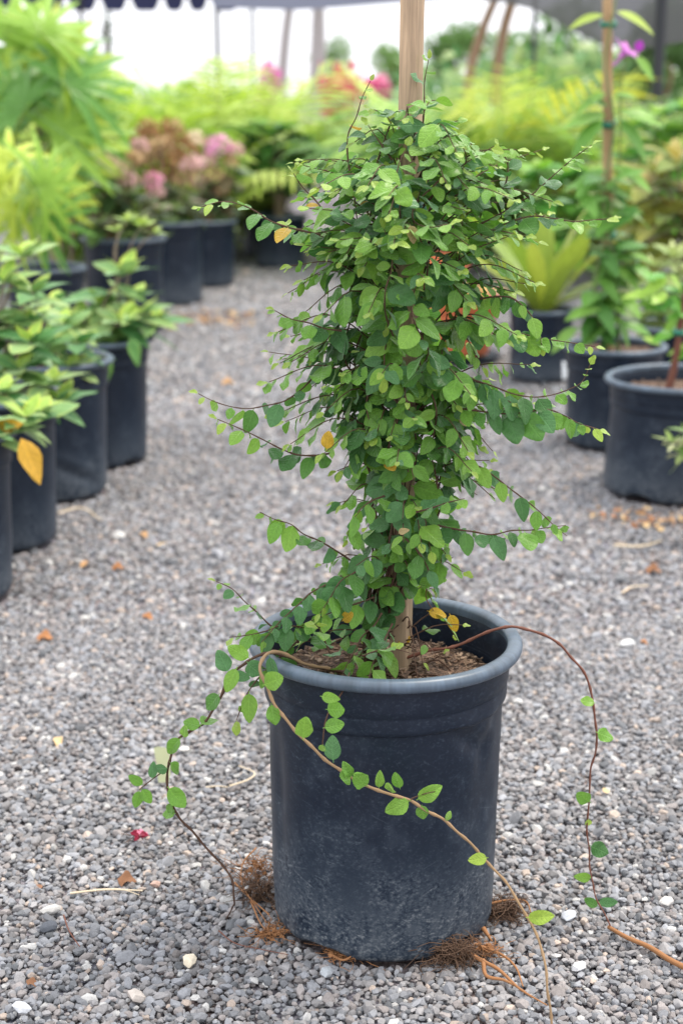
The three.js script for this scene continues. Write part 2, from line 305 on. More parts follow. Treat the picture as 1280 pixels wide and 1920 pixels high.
{
  const base = AXIS(0.30), r = rng(2024), vine = thing('climbing_vine', 'small-leaved green vine climbing the wooden stake in the central black pot', 'vine', base.toArray());
  const items = [], twigs = [], local = (g) => g.translate(-base.x, -base.y, -base.z), off = new THREE.Matrix4().makeTranslation(-base.x, -base.y, -base.z), UPV = V3(0, 1, 0);
  const cam = V3(0, EYE, 0);
  const addLeaf = (p, dir, normal, size, c, parent, bonus = 0) => {
    { const q = AXIS(p.y); if (bonus < 5 && p.y < 0.42 && p.z > q.z - 0.01 && Math.abs(p.x - q.x - 0.006) < 0.02) return; if (bonus < 3 && p.y < 0.62 && r() < 0.5) return; } // the foot of the stake stays bare
    const m = frame(p, dir, normal, size, r.r(0.9, 1.12)), n = V3().setFromMatrixColumn(m, 2).normalize(), v = cam.clone().sub(p), dist = v.length(); v.divideScalar(dist);
    const ax = AXIS(p.y), front = p.clone().sub(ax).dot(V3(v.x, 0, v.z).normalize());
    items.push({ m: off.clone().multiply(m), g: Math.floor(r() * figLeaves.length), c, parent, s: (Math.abs(n.dot(v)) + 0.15) * size * size * 1e4 * (0.25 + sstep(-0.06, 0.07, front)) + bonus });
  };
  const pickColor = (age) => { const k = r(); if (age > 0.9) return k < 0.45 ? 5 : k < 0.85 ? 3 : 2; if (age > 0.6) return k < 0.3 ? 3 : k < 0.7 ? 2 : k < 0.9 ? 8 : 4; return k < 0.22 ? 0 : k < 0.47 ? 1 : k < 0.66 ? 4 : k < 0.83 ? 2 : k < 0.93 ? 8 : k < 0.934 ? 6 : 3; };
  // a shoot with alternate leaves
  const shoot = (pts, o = {}) => {
    const { r0 = 0.0011, r1 = 0.0005, gap = 0.0125, size = 0.025, from = 0, hang = 0.5, mat = stemBrown, own = null, sparse = 0, youth = 1, every = null, tipSize = 0.5, wild = 0.4 } = o;
    let c = new THREE.CatmullRomCurve3(pts, false, 'centripetal'), L = c.getLength();
    if (own) { const n = Math.max(3, Math.round(L / 0.022)), q = c.getSpacedPoints(n).map((p, i) => i && i < n ? p.add(V3(r.n(), r.n(), r.n()).multiplyScalar(0.0016)) : p); pts = q; c = new THREE.CatmullRomCurve3(pts, false, 'centripetal'); L = c.getLength(); }
    const knots = L / 0.024, g = local(tube(pts, own ? (t) => lerp(r0, r1, t) * (0.88 + 0.4 * Math.pow(Math.abs(Math.cos(t * knots * Math.PI)), 9)) : r0, r1, 6, Math.max(5, Math.round(L / (own ? 0.0045 : 0.012)))));
    let parent; if (own) parent = part(own, g, mat, vine); else twigs.push(g);
    let side = r() < 0.5 ? 1 : -1;
    for (let s = L * from + gap * 0.5; s <= L; s += gap * r.r(0.75, 1.3)) {
      side = -side; if (r() < sparse) continue;
      const t = s / L, p = c.getPointAt(Math.min(t, 1)), T = c.getTangentAt(Math.min(t, 1)), out = p.clone().sub(AXIS(p.y)); out.y = 0; if (out.lengthSq() < 1e-6) out.set(0, 0, 1); out.normalize();
      const sv = V3().crossVectors(T, UPV); if (sv.lengthSq() < 0.1) sv.crossVectors(T, out); sv.normalize().multiplyScalar(side);
      const dir = sv.multiplyScalar(0.8).addScaledVector(T, 0.45).addScaledVector(UPV, -0.85 * hang).addScaledVector(out, own ? 0.05 : 0.22).add(V3(r.n(), r.n(), r.n()).multiplyScalar(wild * 0.7));
      const nh = V3().crossVectors(T, UPV); if (nh.lengthSq() < 0.1) nh.copy(out); nh.normalize(); if (nh.z < 0) nh.negate();
      const nor = UPV.clone().multiplyScalar(1 - 0.5 * hang).addScaledVector(own ? nh : out, 0.35 + 0.65 * hang).add(V3(r.n(), r.n(), r.n()).multiplyScalar(wild));
      const k = lerp(1, tipSize, sstep(0.65, 1, t)) * r.r(0.55, 1.2);
      addLeaf(p, dir, nor, size * k, pickColor(t * youth), parent, own ? 4 : 0);
    }
    { const p = c.getPointAt(1), T = c.getTangentAt(1); if (!sparse) addLeaf(p, T, V3(r.n() * 0.4, 1, 0.4), size * tipSize * 0.8, 5, parent, own ? 2 : 0); }
    return parent;
  };
  const S = (list, depth = 0) => list.map((q) => onPlane(q[0], q[1], 1.93 - (q[2] ?? depth)));
  // outline of the dense part: row, left, right
  const OUT = [[205, 745, 800], [250, 690, 880], [300, 630, 950], [350, 575, 985], [400, 565, 990], [450, 575, 965], [520, 588, 955], [600, 575, 935], [680, 570, 915], [750, 590, 925], [820, 605, 915], [880, 640, 895], [940, 655, 880], [1000, 640, 870], [1060, 620, 835], [1120, 600, 800], [1180, 600, 780]];
  const rows = OUT.map(([py, a, b]) => { const A = onPlane(a, py, 1.93), B = onPlane(b, py, 1.93); return [A.y, (A.x + B.x) / 2, (B.x - A.x) / 2]; });
  const at = (y) => { let i = 0; while (i < rows.length - 2 && rows[i + 1][0] > y) i++; const t = clamp((rows[i][0] - y) / (rows[i][0] - rows[i + 1][0])); return [lerp(rows[i][1], rows[i + 1][1], t), lerp(rows[i][2], rows[i + 1][2], t)]; };
  const yTop = rows[0][0], yLow = rows[rows.length - 1][0];
  // stems that climb the stake
  for (let k = 0; k < 18; k++) {
    const pts = [], a0 = k / 18 * 6.283 + r.r(-0.2, 0.2), y1 = lerp(0.72, yTop + 0.01, r()), wind = r.r(-1.4, 1.4);
    for (let y = 0.295; y < y1; y += 0.055) { const [cx, w] = at(y), q = clamp((y - 0.4) / 0.2) * w * r.r(0.22, 0.5) + 0.020, a = a0 + wind * (y - 0.3) + r.n() * 0.2, A = AXIS(y), f = sstep(0.38, 0.5, y); pts.push(V3(lerp(A.x, cx, clamp((y - 0.4) / 0.2) * 0.6) + lerp(-0.034 + Math.cos(a0) * 0.014, Math.cos(a) * q, f), y, A.z + lerp(0.004 + Math.sin(a0) * 0.014, Math.sin(a) * q, f))); }
    if (pts.length > 3) shoot(pts, { r0: 0.0017, r1: 0.0007, gap: 0.0105, from: 0.2, size: 0.036, hang: 0.85, youth: 0.8, wild: 0.6 });
  }
  // side shoots that fill the outline
  for (let k = 0; k < 230; k++) {
    const y = lerp(yLow + 0.03, yTop - 0.02, Math.pow(r(), 0.75)), [cx, w] = at(y), a = k * 2.39996 + r.r(-0.3, 0.3), A = AXIS(y), reach = w * lerp(0.55, 1.46, Math.sqrt(r())), rise = r.r(-0.02, 0.035) + (y > 0.85 ? 0.02 : 0);
    const tip = V3(cx + Math.cos(a) * reach, y + rise - 0.012, A.z + Math.sin(a) * reach * 0.95), b = V3(lerp(A.x, cx, 0.5) + Math.cos(a + r.n() * 0.5) * w * 0.18, y - r.r(0.01, 0.06), A.z + Math.sin(a) * w * 0.18);
    const m = b.clone().lerp(tip, 0.55); m.y += r.r(0.006, 0.03); const end = tip.clone(); end.y -= r.r(0.0, 0.025);
    shoot([b, m, end], { gap: 0.0108, from: 0.25, wild: 0.5, size: r.r(0.026, 0.042), hang: y > 0.86 ? r.r(0.15, 0.55) : r.r(0.5, 1.05), youth: y > 0.8 ? 1 : 0.88 });
  }
  // bushy hem over the soil
  for (let k = 0; k < 26; k++) {
    const a = r() * 6.283, A = AXIS(0.33), q = r.r(0.04, 0.155), bx = POT.x + Math.cos(a) * q - 0.035, bz = POT.z + Math.sin(a) * q * 0.8, b = A.clone(); b.y = r.r(0.33, 0.4);
    shoot([b, V3(lerp(b.x, bx, 0.6), b.y + r.r(0, 0.03), lerp(b.z, bz, 0.6)), V3(bx, r.r(0.33, 0.395), bz)], { gap: 0.015, from: 0.3, size: 0.029, hang: 0.35, youth: 1 });
  }
  // long shoots that stand out of the mass
  const free = [
    [[[600, 440, 0.02], [540, 425, 0.03], [470, 395, 0.03], [425, 378, 0.04], [378, 388, 0.05]], { gap: 0.0125, hang: 0.3 }],
    [[[610, 400], [580, 365, 0.02], [550, 325, 0.03]], { hang: 0.2, gap: 0.011 }],
    [[[655, 320, 0.02], [652, 270, 0.02], [665, 215, 0.02], [694, 152, 0.02]], { gap: 0.019, size: 0.022, hang: 0.4, tipSize: 0.4 }],
    [[[735, 300, 0.03], [715, 270, 0.03], [690, 235, 0.03]], { gap: 0.016, hang: 0.3 }],
    [[[775, 300, 0.02], [792, 230, 0.01], [795, 160, 0], [803, 112, 0]], { gap: 0.019, size: 0.024, hang: 0.25 }],
    [[[900, 420, 0.01], [985, 375, 0.02], [1040, 325, 0.03], [1108, 272, 0.04]], { gap: 0.0125, size: 0.027, hang: 0.25 }],
    [[[900, 440, 0.03], [990, 405, 0.04], [1060, 415, 0.05], [1145, 410, 0.05]], { gap: 0.012, size: 0.024, hang: 0.35 }],
    [[[935, 370, 0.03], [952, 320, 0.03], [935, 275, 0.03]], { gap: 0.0095, size: 0.022, hang: 0.1 }],
    [[[850, 350, 0.05], [872, 300, 0.05], [862, 265, 0.05]], { gap: 0.012, size: 0.024, hang: 0.1 }],
    [[[860, 590, 0.02], [940, 615, 0.03], [1020, 635, 0.04], [1115, 650, 0.05]], { gap: 0.012, size: 0.025, hang: 0.7 }],
    [[[840, 690, 0.03], [920, 725, 0.05], [1010, 745, 0.06], [1080, 725, 0.06], [1105, 685, 0.06]], { gap: 0.0118, size: 0.027, hang: 0.75 }],
    [[[850, 765, 0.05], [940, 775, 0.06], [1030, 770, 0.07], [1085, 795, 0.07], [1122, 805, 0.07]], { gap: 0.011, size: 0.031, hang: 0.95 }],
    [[[840, 850, 0.04], [910, 880, 0.05], [960, 920, 0.06], [1005, 955, 0.07], [1062, 1005, 0.07]], { gap: 0.017, size: 0.022, hang: 0.8 }],
    [[[820, 985, 0.05], [900, 1000, 0.06], [980, 995, 0.07], [1060, 985, 0.07]], { gap: 0.0115, size: 0.025, hang: 0.8 }],
    [[[600, 690, 0], [560, 735, 0.02], [500, 760, 0.02], [440, 762, 0.03], [372, 738, 0.03]], { gap: 0.019, size: 0.024, hang: 0.9 }],
    [[[620, 850, 0.02], [550, 850, 0.03], [490, 822, 0.04], [440, 800, 0.04], [408, 786, 0.04]], { gap: 0.014, size: 0.025, hang: 0.85 }],
    [[[670, 1060, 0.02], [625, 1030, 0.03], [570, 998, 0.04], [520, 975, 0.05], [487, 960, 0.05]], { gap: 0.0115, size: 0.026, hang: 0.6 }],
    [[[640, 620, 0.04], [570, 605, 0.05], [515, 582, 0.05]], { gap: 0.013, size: 0.022, hang: 0.5 }],
    [[[560, 1205, 0.06], [500, 1165, 0.07], [455, 1120, 0.07], [405, 1090, 0.07]], { gap: 0.015, size: 0.022, hang: 0.4 }],
    [[[590, 1180, 0.06], [530, 1175, 0.08], [475, 1190, 0.09], [430, 1195, 0.09]], { gap: 0.0125, size: 0.025, hang: 0.6 }],
    [[[640, 1080, 0.05], [590, 1110, 0.06], [540, 1150, 0.08], [490, 1205, 0.1]], { gap: 0.0125, size: 0.026, hang: 0.8 }],
    [[[830, 330, 0.06], [770, 400, 0.10], [790, 425, 0.12], [840, 420, 0.13]], { gap: 0.015, size: 0.034, hang: 0.3 }],
    [[[900, 560, 0.02], [960, 560, 0.05], [1000, 600, 0.05], [1015, 650, 0.05]], { gap: 0.012, size: 0.023, hang: 1 }],
    [[[780, 960, 0.08], [820, 950, 0.09], [870, 935, 0.1]], { gap: 0.014, size: 0.028, hang: 0.3 }],
    [[[560, 1200, 0.08], [520, 1240, 0.10], [470, 1290, 0.11], [440, 1360, 0.11]], { gap: 0.021, size: 0.026, hang: 0.9 }],
    [[[770, 470, 0.04], [750, 400, 0.09], [745, 330, 0.08], [762, 275, 0.06]], { gap: 0.0105, size: 0.027, hang: 0.8 }],
    [[[790, 560, 0.05], [800, 480, 0.1], [775, 410, 0.1], [790, 350, 0.08]], { gap: 0.0105, size: 0.028, hang: 0.85 }],
    [[[740, 640, 0.05], [720, 560, 0.1], [735, 490, 0.1], [720, 430, 0.09]], { gap: 0.0105, size: 0.028, hang: 0.9 }],
    [[[780, 720, 0.05], [800, 650, 0.1], [770, 580, 0.11], [785, 520, 0.1]], { gap: 0.0105, size: 0.029, hang: 0.9 }],
    [[[715, 1150, 0.04], [665, 1215, 0.08], [640, 1268, 0.11]], { gap: 0.014, size: 0.026, hang: 0.6 }],
    [[[735, 1170, 0.05], [700, 1240, 0.11], [686, 1292, 0.15]], { gap: 0.014, size: 0.028, hang: 0.6 }],
    [[[700, 1120, 0.03], [620, 1150, 0.06], [555, 1180, 0.08]], { gap: 0.013, size: 0.027, hang: 0.6 }],
    [[[690, 1060, 0.04], [640, 1090, 0.07], [600, 1150, 0.09]], { gap: 0.013, size: 0.027, hang: 0.8 }],
    [[[760, 1010, 0.05], [800, 1060, 0.07], [815, 1110, 0.06]], { gap: 0.014, size: 0.025, hang: 0.8 }],
    [[[720, 930, 0.05], [670, 960, 0.08], [650, 1010, 0.08]], { gap: 0.013, size: 0.026, hang: 0.9 }],
    [[[680, 1230, 0.10], [720, 1215, 0.11], [770, 1225, 0.12]], { gap: 0.011, size: 0.025, hang: 0.1, youth: 1.6 }],
    [[[620, 1230, 0.10], [600, 1180, 0.11], [590, 1170, 0.12]], { gap: 0.009, size: 0.024, hang: 0.1, youth: 1.8 }],
  ];
  for (const [pts, o] of free) shoot(S(pts, 0.03), { own: 'shoot', r0: 0.0013, ...o, gap: o.gap * 0.78, size: (o.size ?? 0.025) * 1.25 });
  // hanging twig on the right with two yellow leaves
  const hangTwig = S([[800, 990, 0.03], [825, 1050, 0.02], [795, 1110, 0.0], [812, 1145, -0.01]]); const ht = shoot(hangTwig, { own: 'shoot', mat: stemRed, sparse: 0.55, gap: 0.016, r0: 0.0012, size: 0.024, from: 0.5 });
  const yl = (px, py, dep, dx, dy, s, c = 6) => { const p = onPlane(px, py, 1.93 - dep); addLeaf(p, V3(dx, dy, 0.15), V3(0, 0.6, 1), s, c, undefined, 9); };
  yl(800, 1145, -0.01, 1, -0.2, 0.026); yl(842, 1150, -0.01, 0.4, -1, 0.026); yl(612, 845, 0.09, 0.1, 1, 0.024); yl(770, 1192, 0.0, -0.6, -0.4, 0.02); yl(640, 1165, 0.06, 0.6, 0.5, 0.02); yl(768, 420, 0.125, 0.3, -1, 0.022, 7); yl(745, 1000, 0.1, 0.6, 0.3, 0.014, 7); yl(715, 740, 0.11, 0.2, 0.9, 0.02, 5);
  // runners: over the rim and down to the gravel
  const run = (pts, o) => { const P = pts.map((q) => q.length === 4 ? onGround(q[0], q[1], q[3]) : onPlane(q[0], q[1], q[2])); return shoot(P, { own: 'runner', ...o }); };
  const leafOn = (parent, px, py, d, dx, dy, s, c) => { const p = onPlane(px, py, d); addLeaf(p, V3(dx, dy, r.n() * 0.5), V3(r.n() * 0.7, 0.5 + r.n() * 0.5, 1), s * 1.1, c, parent, 12); };
  const A = run([[650, 1262, 1.86], [590, 1248, 1.84], [520, 1225, 1.82], [470, 1236, 1.80], [430, 1266, 1.79], [408, 1318, 1.79], [378, 1360, 1.79], [335, 1385, 1.79], [316, 1430, 1.79], [313, 1480, 1.79], [330, 1522, 1.79], [380, 1580, 1.80], [425, 1635, 1.805], [440, 1672, 1.80], [425, 1722, 0, 0.003]], { r0: 0.0024, r1: 0.001, sparse: 1, mat: stemBrown });
  for (const q of [[375, 1360, 0.4, 0.1, .03, 2], [378, 1362, -1, 0.2, .022, 2], [340, 1383, -.6, -.6, .026, 2], [345, 1385, 0.1, 1, .016, 3], [318, 1428, .5, -.7, .024, 2], [314, 1475, .5, -.5, .03, 8], [322, 1505, -.3, -1, .02, 2], [330, 1525, -.8, -.2, .02, 8], [316, 1440, -1, -.3, .02, 4], [430, 1262, -.4, .7, .028, 4], [432, 1264, .8, -.2, .022, 4], [445, 1250, -.4, -.8, .03, 3], [462, 1240, .5, -.7, .03, 4], [412, 1300, -.6, -.9, .024, 1], [470, 1235, -.8, .5, .028, 3], [505, 1228, .2, -1, .03, 4]]) leafOn(A, q[0], q[1], 1.78, q[2], q[3], q[4], q[5]);
  { const tw = local(tube([onPlane(316, 1440, 1.79), onPlane(290, 1458, 1.785), onPlane(262, 1480, 1.78)], 0.0009, 0.0006, 4)); twigs.push(tw); for (const q of [[285, 1462, .1, .8, .02, 4], [270, 1472, -.7, .5, .02, 2], [265, 1478, .5, -.7, .02, 8], [262, 1480, -.2, -1, .022, 2]]) leafOn(undefined, q[0], q[1], 1.782, q[2], q[3], q[4], q[5]); }
  const B = run([[640, 1262, 1.86], [560, 1240, 1.82], [505, 1222, 1.785], [489, 1250, 1.765], [503, 1300, 1.755], [555, 1372, 1.735], [610, 1424, 1.725], [680, 1470, 1.715], [760, 1500, 1.71], [840, 1545, 1.71], [900, 1602, 1.715], [960, 1672, 1.70], [1000, 1745, 1.675], [1024, 1830, 1.64], [1034, 1930, 0, 0.006]], { r0: 0.0022, r1: 0.0016, sparse: 1, mat: stemTan });
  for (const q of [[492, 1285, .9, .5, .028, 3], [508, 1318, .2, -1, .024, 8], [568, 1388, .1, 1, .03, 3], [625, 1430, -.1, 1, .028, 4], [640, 1440, .4, -.7, .02, 2], [660, 1458, -.3, .7, .02, 2], [690, 1475, -.6, .8, .028, 8], [710, 1478, .1, 1, .02, 3], [735, 1488, -.2, 1, .018, 3], [770, 1500, -.9, -.4, .03, 3], [780, 1500, .9, .6, .03, 3], [790, 1508, .1, -.9, .018, 2], [835, 1540, .4, .6, .012, 3], [915, 1608, -1, .1, .024, 5], [750, 1480, -.3, .9, .02, 2], [985, 1720, .7, .1, .029, 5], [610, 1330, .9, .2, .024, 8], [605, 1365, .9, .1, .023, 2], [606, 1395, -.2, -1, .014, 3], [600, 1305, 1, .05, .022, 3]]) leafOn(q[0] < 500 ? undefined : B, q[0], q[1], q[0] > 980 ? 1.672 : q[0] < 520 ? 1.75 : 1.708, q[2], q[3], q[4], q[5]);
  twigs.push(local(tube([onPlane(655, 1262, 1.80), onPlane(640, 1300, 1.752), onPlane(612, 1345, 1.74), onPlane(604, 1400, 1.735)], 0.0013, 0.0008, 5)), local(tube([onPlane(770, 1498, 1.71), onPlane(790, 1490, 1.705), onPlane(815, 1484, 1.70)], 0.0009, 0.0006, 4)));
  const C = run([[748, 1238, 1.93], [800, 1222, 1.925], [860, 1210, 1.92], [910, 1186, 1.92], [955, 1176, 1.92], [1010, 1186, 1.915], [1070, 1228, 1.91], [1105, 1290, 1.90], [1117, 1380, 1.89], [1108, 1450, 1.885], [1101, 1530, 1.88], [1104, 1610, 1.875], [1115, 1680, 1.86], [1146, 1742, 0, 0.005]], { r0: 0.0022, r1: 0.001, sparse: 1, mat: stemRed });
  for (const q of [[1116, 1318, -.9, .1, .018, 3], [1116, 1372, .9, -.4, .026, 8], [1107, 1505, -.6, .5, .024, 2], [1102, 1535, .1, -.9, .016, 5], [1104, 1585, 1, -.5, .028, 0], [1110, 1645, -1, .1, .022, 3], [1118, 1690, 1, -.1, .026, 4], [1122, 1700, -1, .3, .02, 1], [1150, 1738, .7, -.1, .018, 3]]) leafOn(C, q[0], q[1], 1.875, q[2], q[3], q[4], q[5]);
  // stems lying over the soil
  for (let k = 0; k < 9; k++) { const a = r.r(-2.6, 0.6), q = r.r(0.06, 0.12), p = V3(POT.x + Math.cos(a) * q, 0.322, POT.z - Math.sin(a) * q * 0.9); twigs.push(local(tube([AXIS(0.31), AXIS(0.335).lerp(p, 0.5).add(V3(r.n() * 0.02, 0.012, r.n() * 0.02)), p], 0.0022, 0.001, 5))); }
  // crown of woody stems at the soil
  for (let k = 0; k < 6; k++) { const A0 = AXIS(0.31).add(V3(-0.05 + r.n() * 0.015, 0, 0.02 + r.n() * 0.01)), p1 = AXIS(0.42).add(V3(r.n() * 0.012 - 0.03, 0, 0.02)), p2 = AXIS(0.55).add(V3(r.n() * 0.03, 0, 0.028 + r.n() * 0.01)); twigs.push(local(tube([A0, p1, p2], 0.0024, 0.0012, 6))); }
  const tw = part('twigs', mergeGeometries(twigs), stemBrown, vine); tw.userData.kind = 'stuff';
  // roots that grew out of the drain holes
  const clump = (px, py, n, w, h, mat, up) => {
    const c = onGround(px, py), gs = [];
    for (let i = 0; i < n; i++) { const p = c.clone().add(V3(r.n() * w, r.r(0, h), r.n() * w * 0.5)), d = V3(r.n(), r.n() * 0.5, r.n()).multiplyScalar(0.005), pts = [p.clone()]; for (let k = 0; k < 6; k++) { d.multiplyScalar(0.8).add(V3(r.n(), r.n() * 0.7, r.n()).multiplyScalar(0.0045)); p.add(d); p.y = clamp(p.y, 0.002, h * 1.3); pts.push(p.clone()); } gs.push(local(tube(pts, r.r(0.0004, 0.0010), 0.0003, 4, 12))); }
    for (let i = 0; i < n / 6; i++) { const s = stoneGeo(r, 9, 1, 0.8, 1).scale(1, 1, 1), k = r.r(0.002, 0.005); s.scale(k, k, k); s.translate(c.x + r.n() * w * 0.8, r.r(0.002, h * 0.8), c.z + r.n() * w * 0.4); const ix = []; for (let q = 0; q < s.attributes.position.count; q++) ix.push(q); s.setIndex(ix); gs.push(local(s)); }
    return part('root_clump', mergeGeometries(gs), mat, vine);
  };
  clump(845, 1802, 260, 0.022, 0.024, rootDark); clump(905, 1790, 60, 0.02, 0.012, rootMat); clump(945, 1720, 170, 0.018, 0.022, rootDark); clump(485, 1690, 110, 0.016, 0.03, rootDark); clump(480, 1650, 60, 0.018, 0.03, rootMat); clump(640, 1795, 60, 0.014, 0.008, rootMat); clump(510, 1755, 60, 0.014, 0.008, rootMat);
  const root = (pts, r0, r1, mat = rootMat) => part('root', local(tube(pts.map((q) => onGround(q[0], q[1], q[2] ?? 0.006)), r0, r1, 6, 30)), mat, vine);
  root([[860, 1775, 0.012], [900, 1800, 0.012], [930, 1815, 0.008], [975, 1855, 0.006], [1025, 1885, 0.004]], 0.0034, 0.0008); root([[905, 1800, 0.012], [912, 1830, 0.006], [945, 1838, 0.006], [985, 1860, 0.004]], 0.003, 0.001); root([[890, 1770, 0.014], [940, 1790, 0.01], [965, 1812, 0.007], [980, 1850, 0.005]], 0.0022, 0.0008);
  root([[915, 1695, 0.02], [950, 1688, 0.02], [985, 1690, 0.016], [995, 1712, 0.008]], 0.002, 0.0008); root([[905, 1740, 0.012], [915, 1755, 0.006], [922, 1765, 0.004]], 0.0035, 0.001); root([[480, 1590, 0.02], [455, 1620, 0.025], [455, 1660, 0.02], [480, 1700, 0.01], [500, 1730, 0.006]], 0.0013, 0.0006); root([[440, 1655, 0.012], [470, 1685, 0.01], [505, 1715, 0.008]], 0.0016, 0.0009);
  root([[470, 1690, 0.008], [500, 1745, 0.005], [530, 1755, 0.003]], 0.0015, 0.0005); root([[410, 1745, 0.004], [440, 1768, 0.003], [490, 1780, 0.003], [540, 1790, 0.003]], 0.0009, 0.0005, stemRed); root([[620, 1790, 0.006], [645, 1800, 0.008], [670, 1785, 0.012], [690, 1780, 0.014]], 0.002, 0.0006);
  root([[1140, 1738, 0.006], [1175, 1758, 0.007], [1215, 1775, 0.006], [1255, 1800, 0.006], [1300, 1822, 0.005]], 0.0028, 0.0042);
  foliage(vine, items, figLeaves, figColors, 300);
  console.log('vine leaves', items.length);
}
// ------------------------------------------------------------------ other pots and their plants
const broad = (k = 0.24, p = 0.8) => (t) => k * Math.pow(Math.sin(Math.PI * Math.pow(clamp(t, 0, 1), p)), 0.85);
const strapProf = (t) => 0.03 + 0.07 * Math.pow(Math.sin(Math.PI * Math.pow(clamp(t), 1.5)), 0.7);
const shrubGeos = [leafGeo(broad(0.23), { droop: 0.22, fold: 0.2 }), leafGeo(broad(0.26), { droop: 0.1, fold: 0.12, wave: 0.15 }), leafGeo(broad(0.2), { droop: 0.3, fold: 0.25, twist: 0.25 })];
const stemGreen = new THREE.MeshStandardMaterial({ color: lin(0.16, 0.2, 0.07), roughness: 0.8 });
const stemGrey = new THREE.MeshStandardMaterial({ color: lin(0.22, 0.17, 0.12), roughness: 0.9 });
const bare = (o) => ({ ...PLAIN, ...o });

// shrub whose stems end in rosettes of leaves at given points
function rosetteShrub(name, label, root, tips, { seed, palette, len = 0.085, count = 8, most = 60, opt = {}, stem = stemGrey, geos = shrubGeos, below = 4, group, category = 'shrub', droopy = 0.2, young = 1, split = 0.35 }) {
  const t = thing(name, label, category, root.toArray(), group), r = rng(seed), items = [];
  for (const tip of tips) {
    const e = tip.clone().sub(root), m = e.clone().multiplyScalar(split); m.x *= 0.6; m.z *= 0.6; m.y = e.y * (split + 0.2); m.x += r.n() * 0.02; m.z += r.n() * 0.02;
    part('stem', tube([V3(e.x * 0.1, 0, e.z * 0.1), m, e], 0.0042 * len / 0.085, 0.0022 * len / 0.085, 5, 8), stem, t);
    const c = new THREE.CatmullRomCurve3([V3(e.x * 0.1, 0, e.z * 0.1), m, e]), T = c.getTangentAt(1);
    for (let k = 0; k < count + below; k++) {
      const low = k >= count, s = low ? r.r(0.6, 0.93) : 1, p = low ? c.getPointAt(s) : e.clone().addScaledVector(T, -0.012 * (k / count)), a = k * 2.39996 + r.n() * 0.25, up = (low ? -droopy : lerp(1.3, 0.12, k / count) - droopy * 0.5) + r.n() * 0.25;
      const d = V3(Math.cos(a), up, Math.sin(a)).addScaledVector(T, low ? 0 : 0.15), L = len * (low ? r.r(0.8, 1.2) : lerp(0.55, 1.15, k / count) * r.r(0.85, 1.1));
      const inner = !low && k < count * 0.35 * young;
      items.push({ m: frame(p, d, V3(-Math.cos(a) * 0.25 + r.n() * 0.3, 1, -Math.sin(a) * 0.25 + 0.2 + r.n() * 0.3), L), g: Math.floor(r() * geos.length), c: inner ? palette.length - 1 : Math.floor(r() * (palette.length - 1)), s: L + d.z * 0.05 });
    }
  }
  foliage(t, items, geos, palette, most, opt); return [t, r];
}
const varieg = [lin(0.16, 0.32, 0.12), lin(0.24, 0.38, 0.13), lin(0.1, 0.26, 0.08), lin(0.34, 0.46, 0.17), lin(0.5, 0.62, 0.12)];
const tips = (list, d) => list.map((q) => onPlane(q[0], q[1], d + (q[2] ?? 0)));
const soilTop = (p, H, s = 0.05) => V3(p.x, H - s, p.z);
const vopt = { map: edgeMap, transmission: 0.3 };
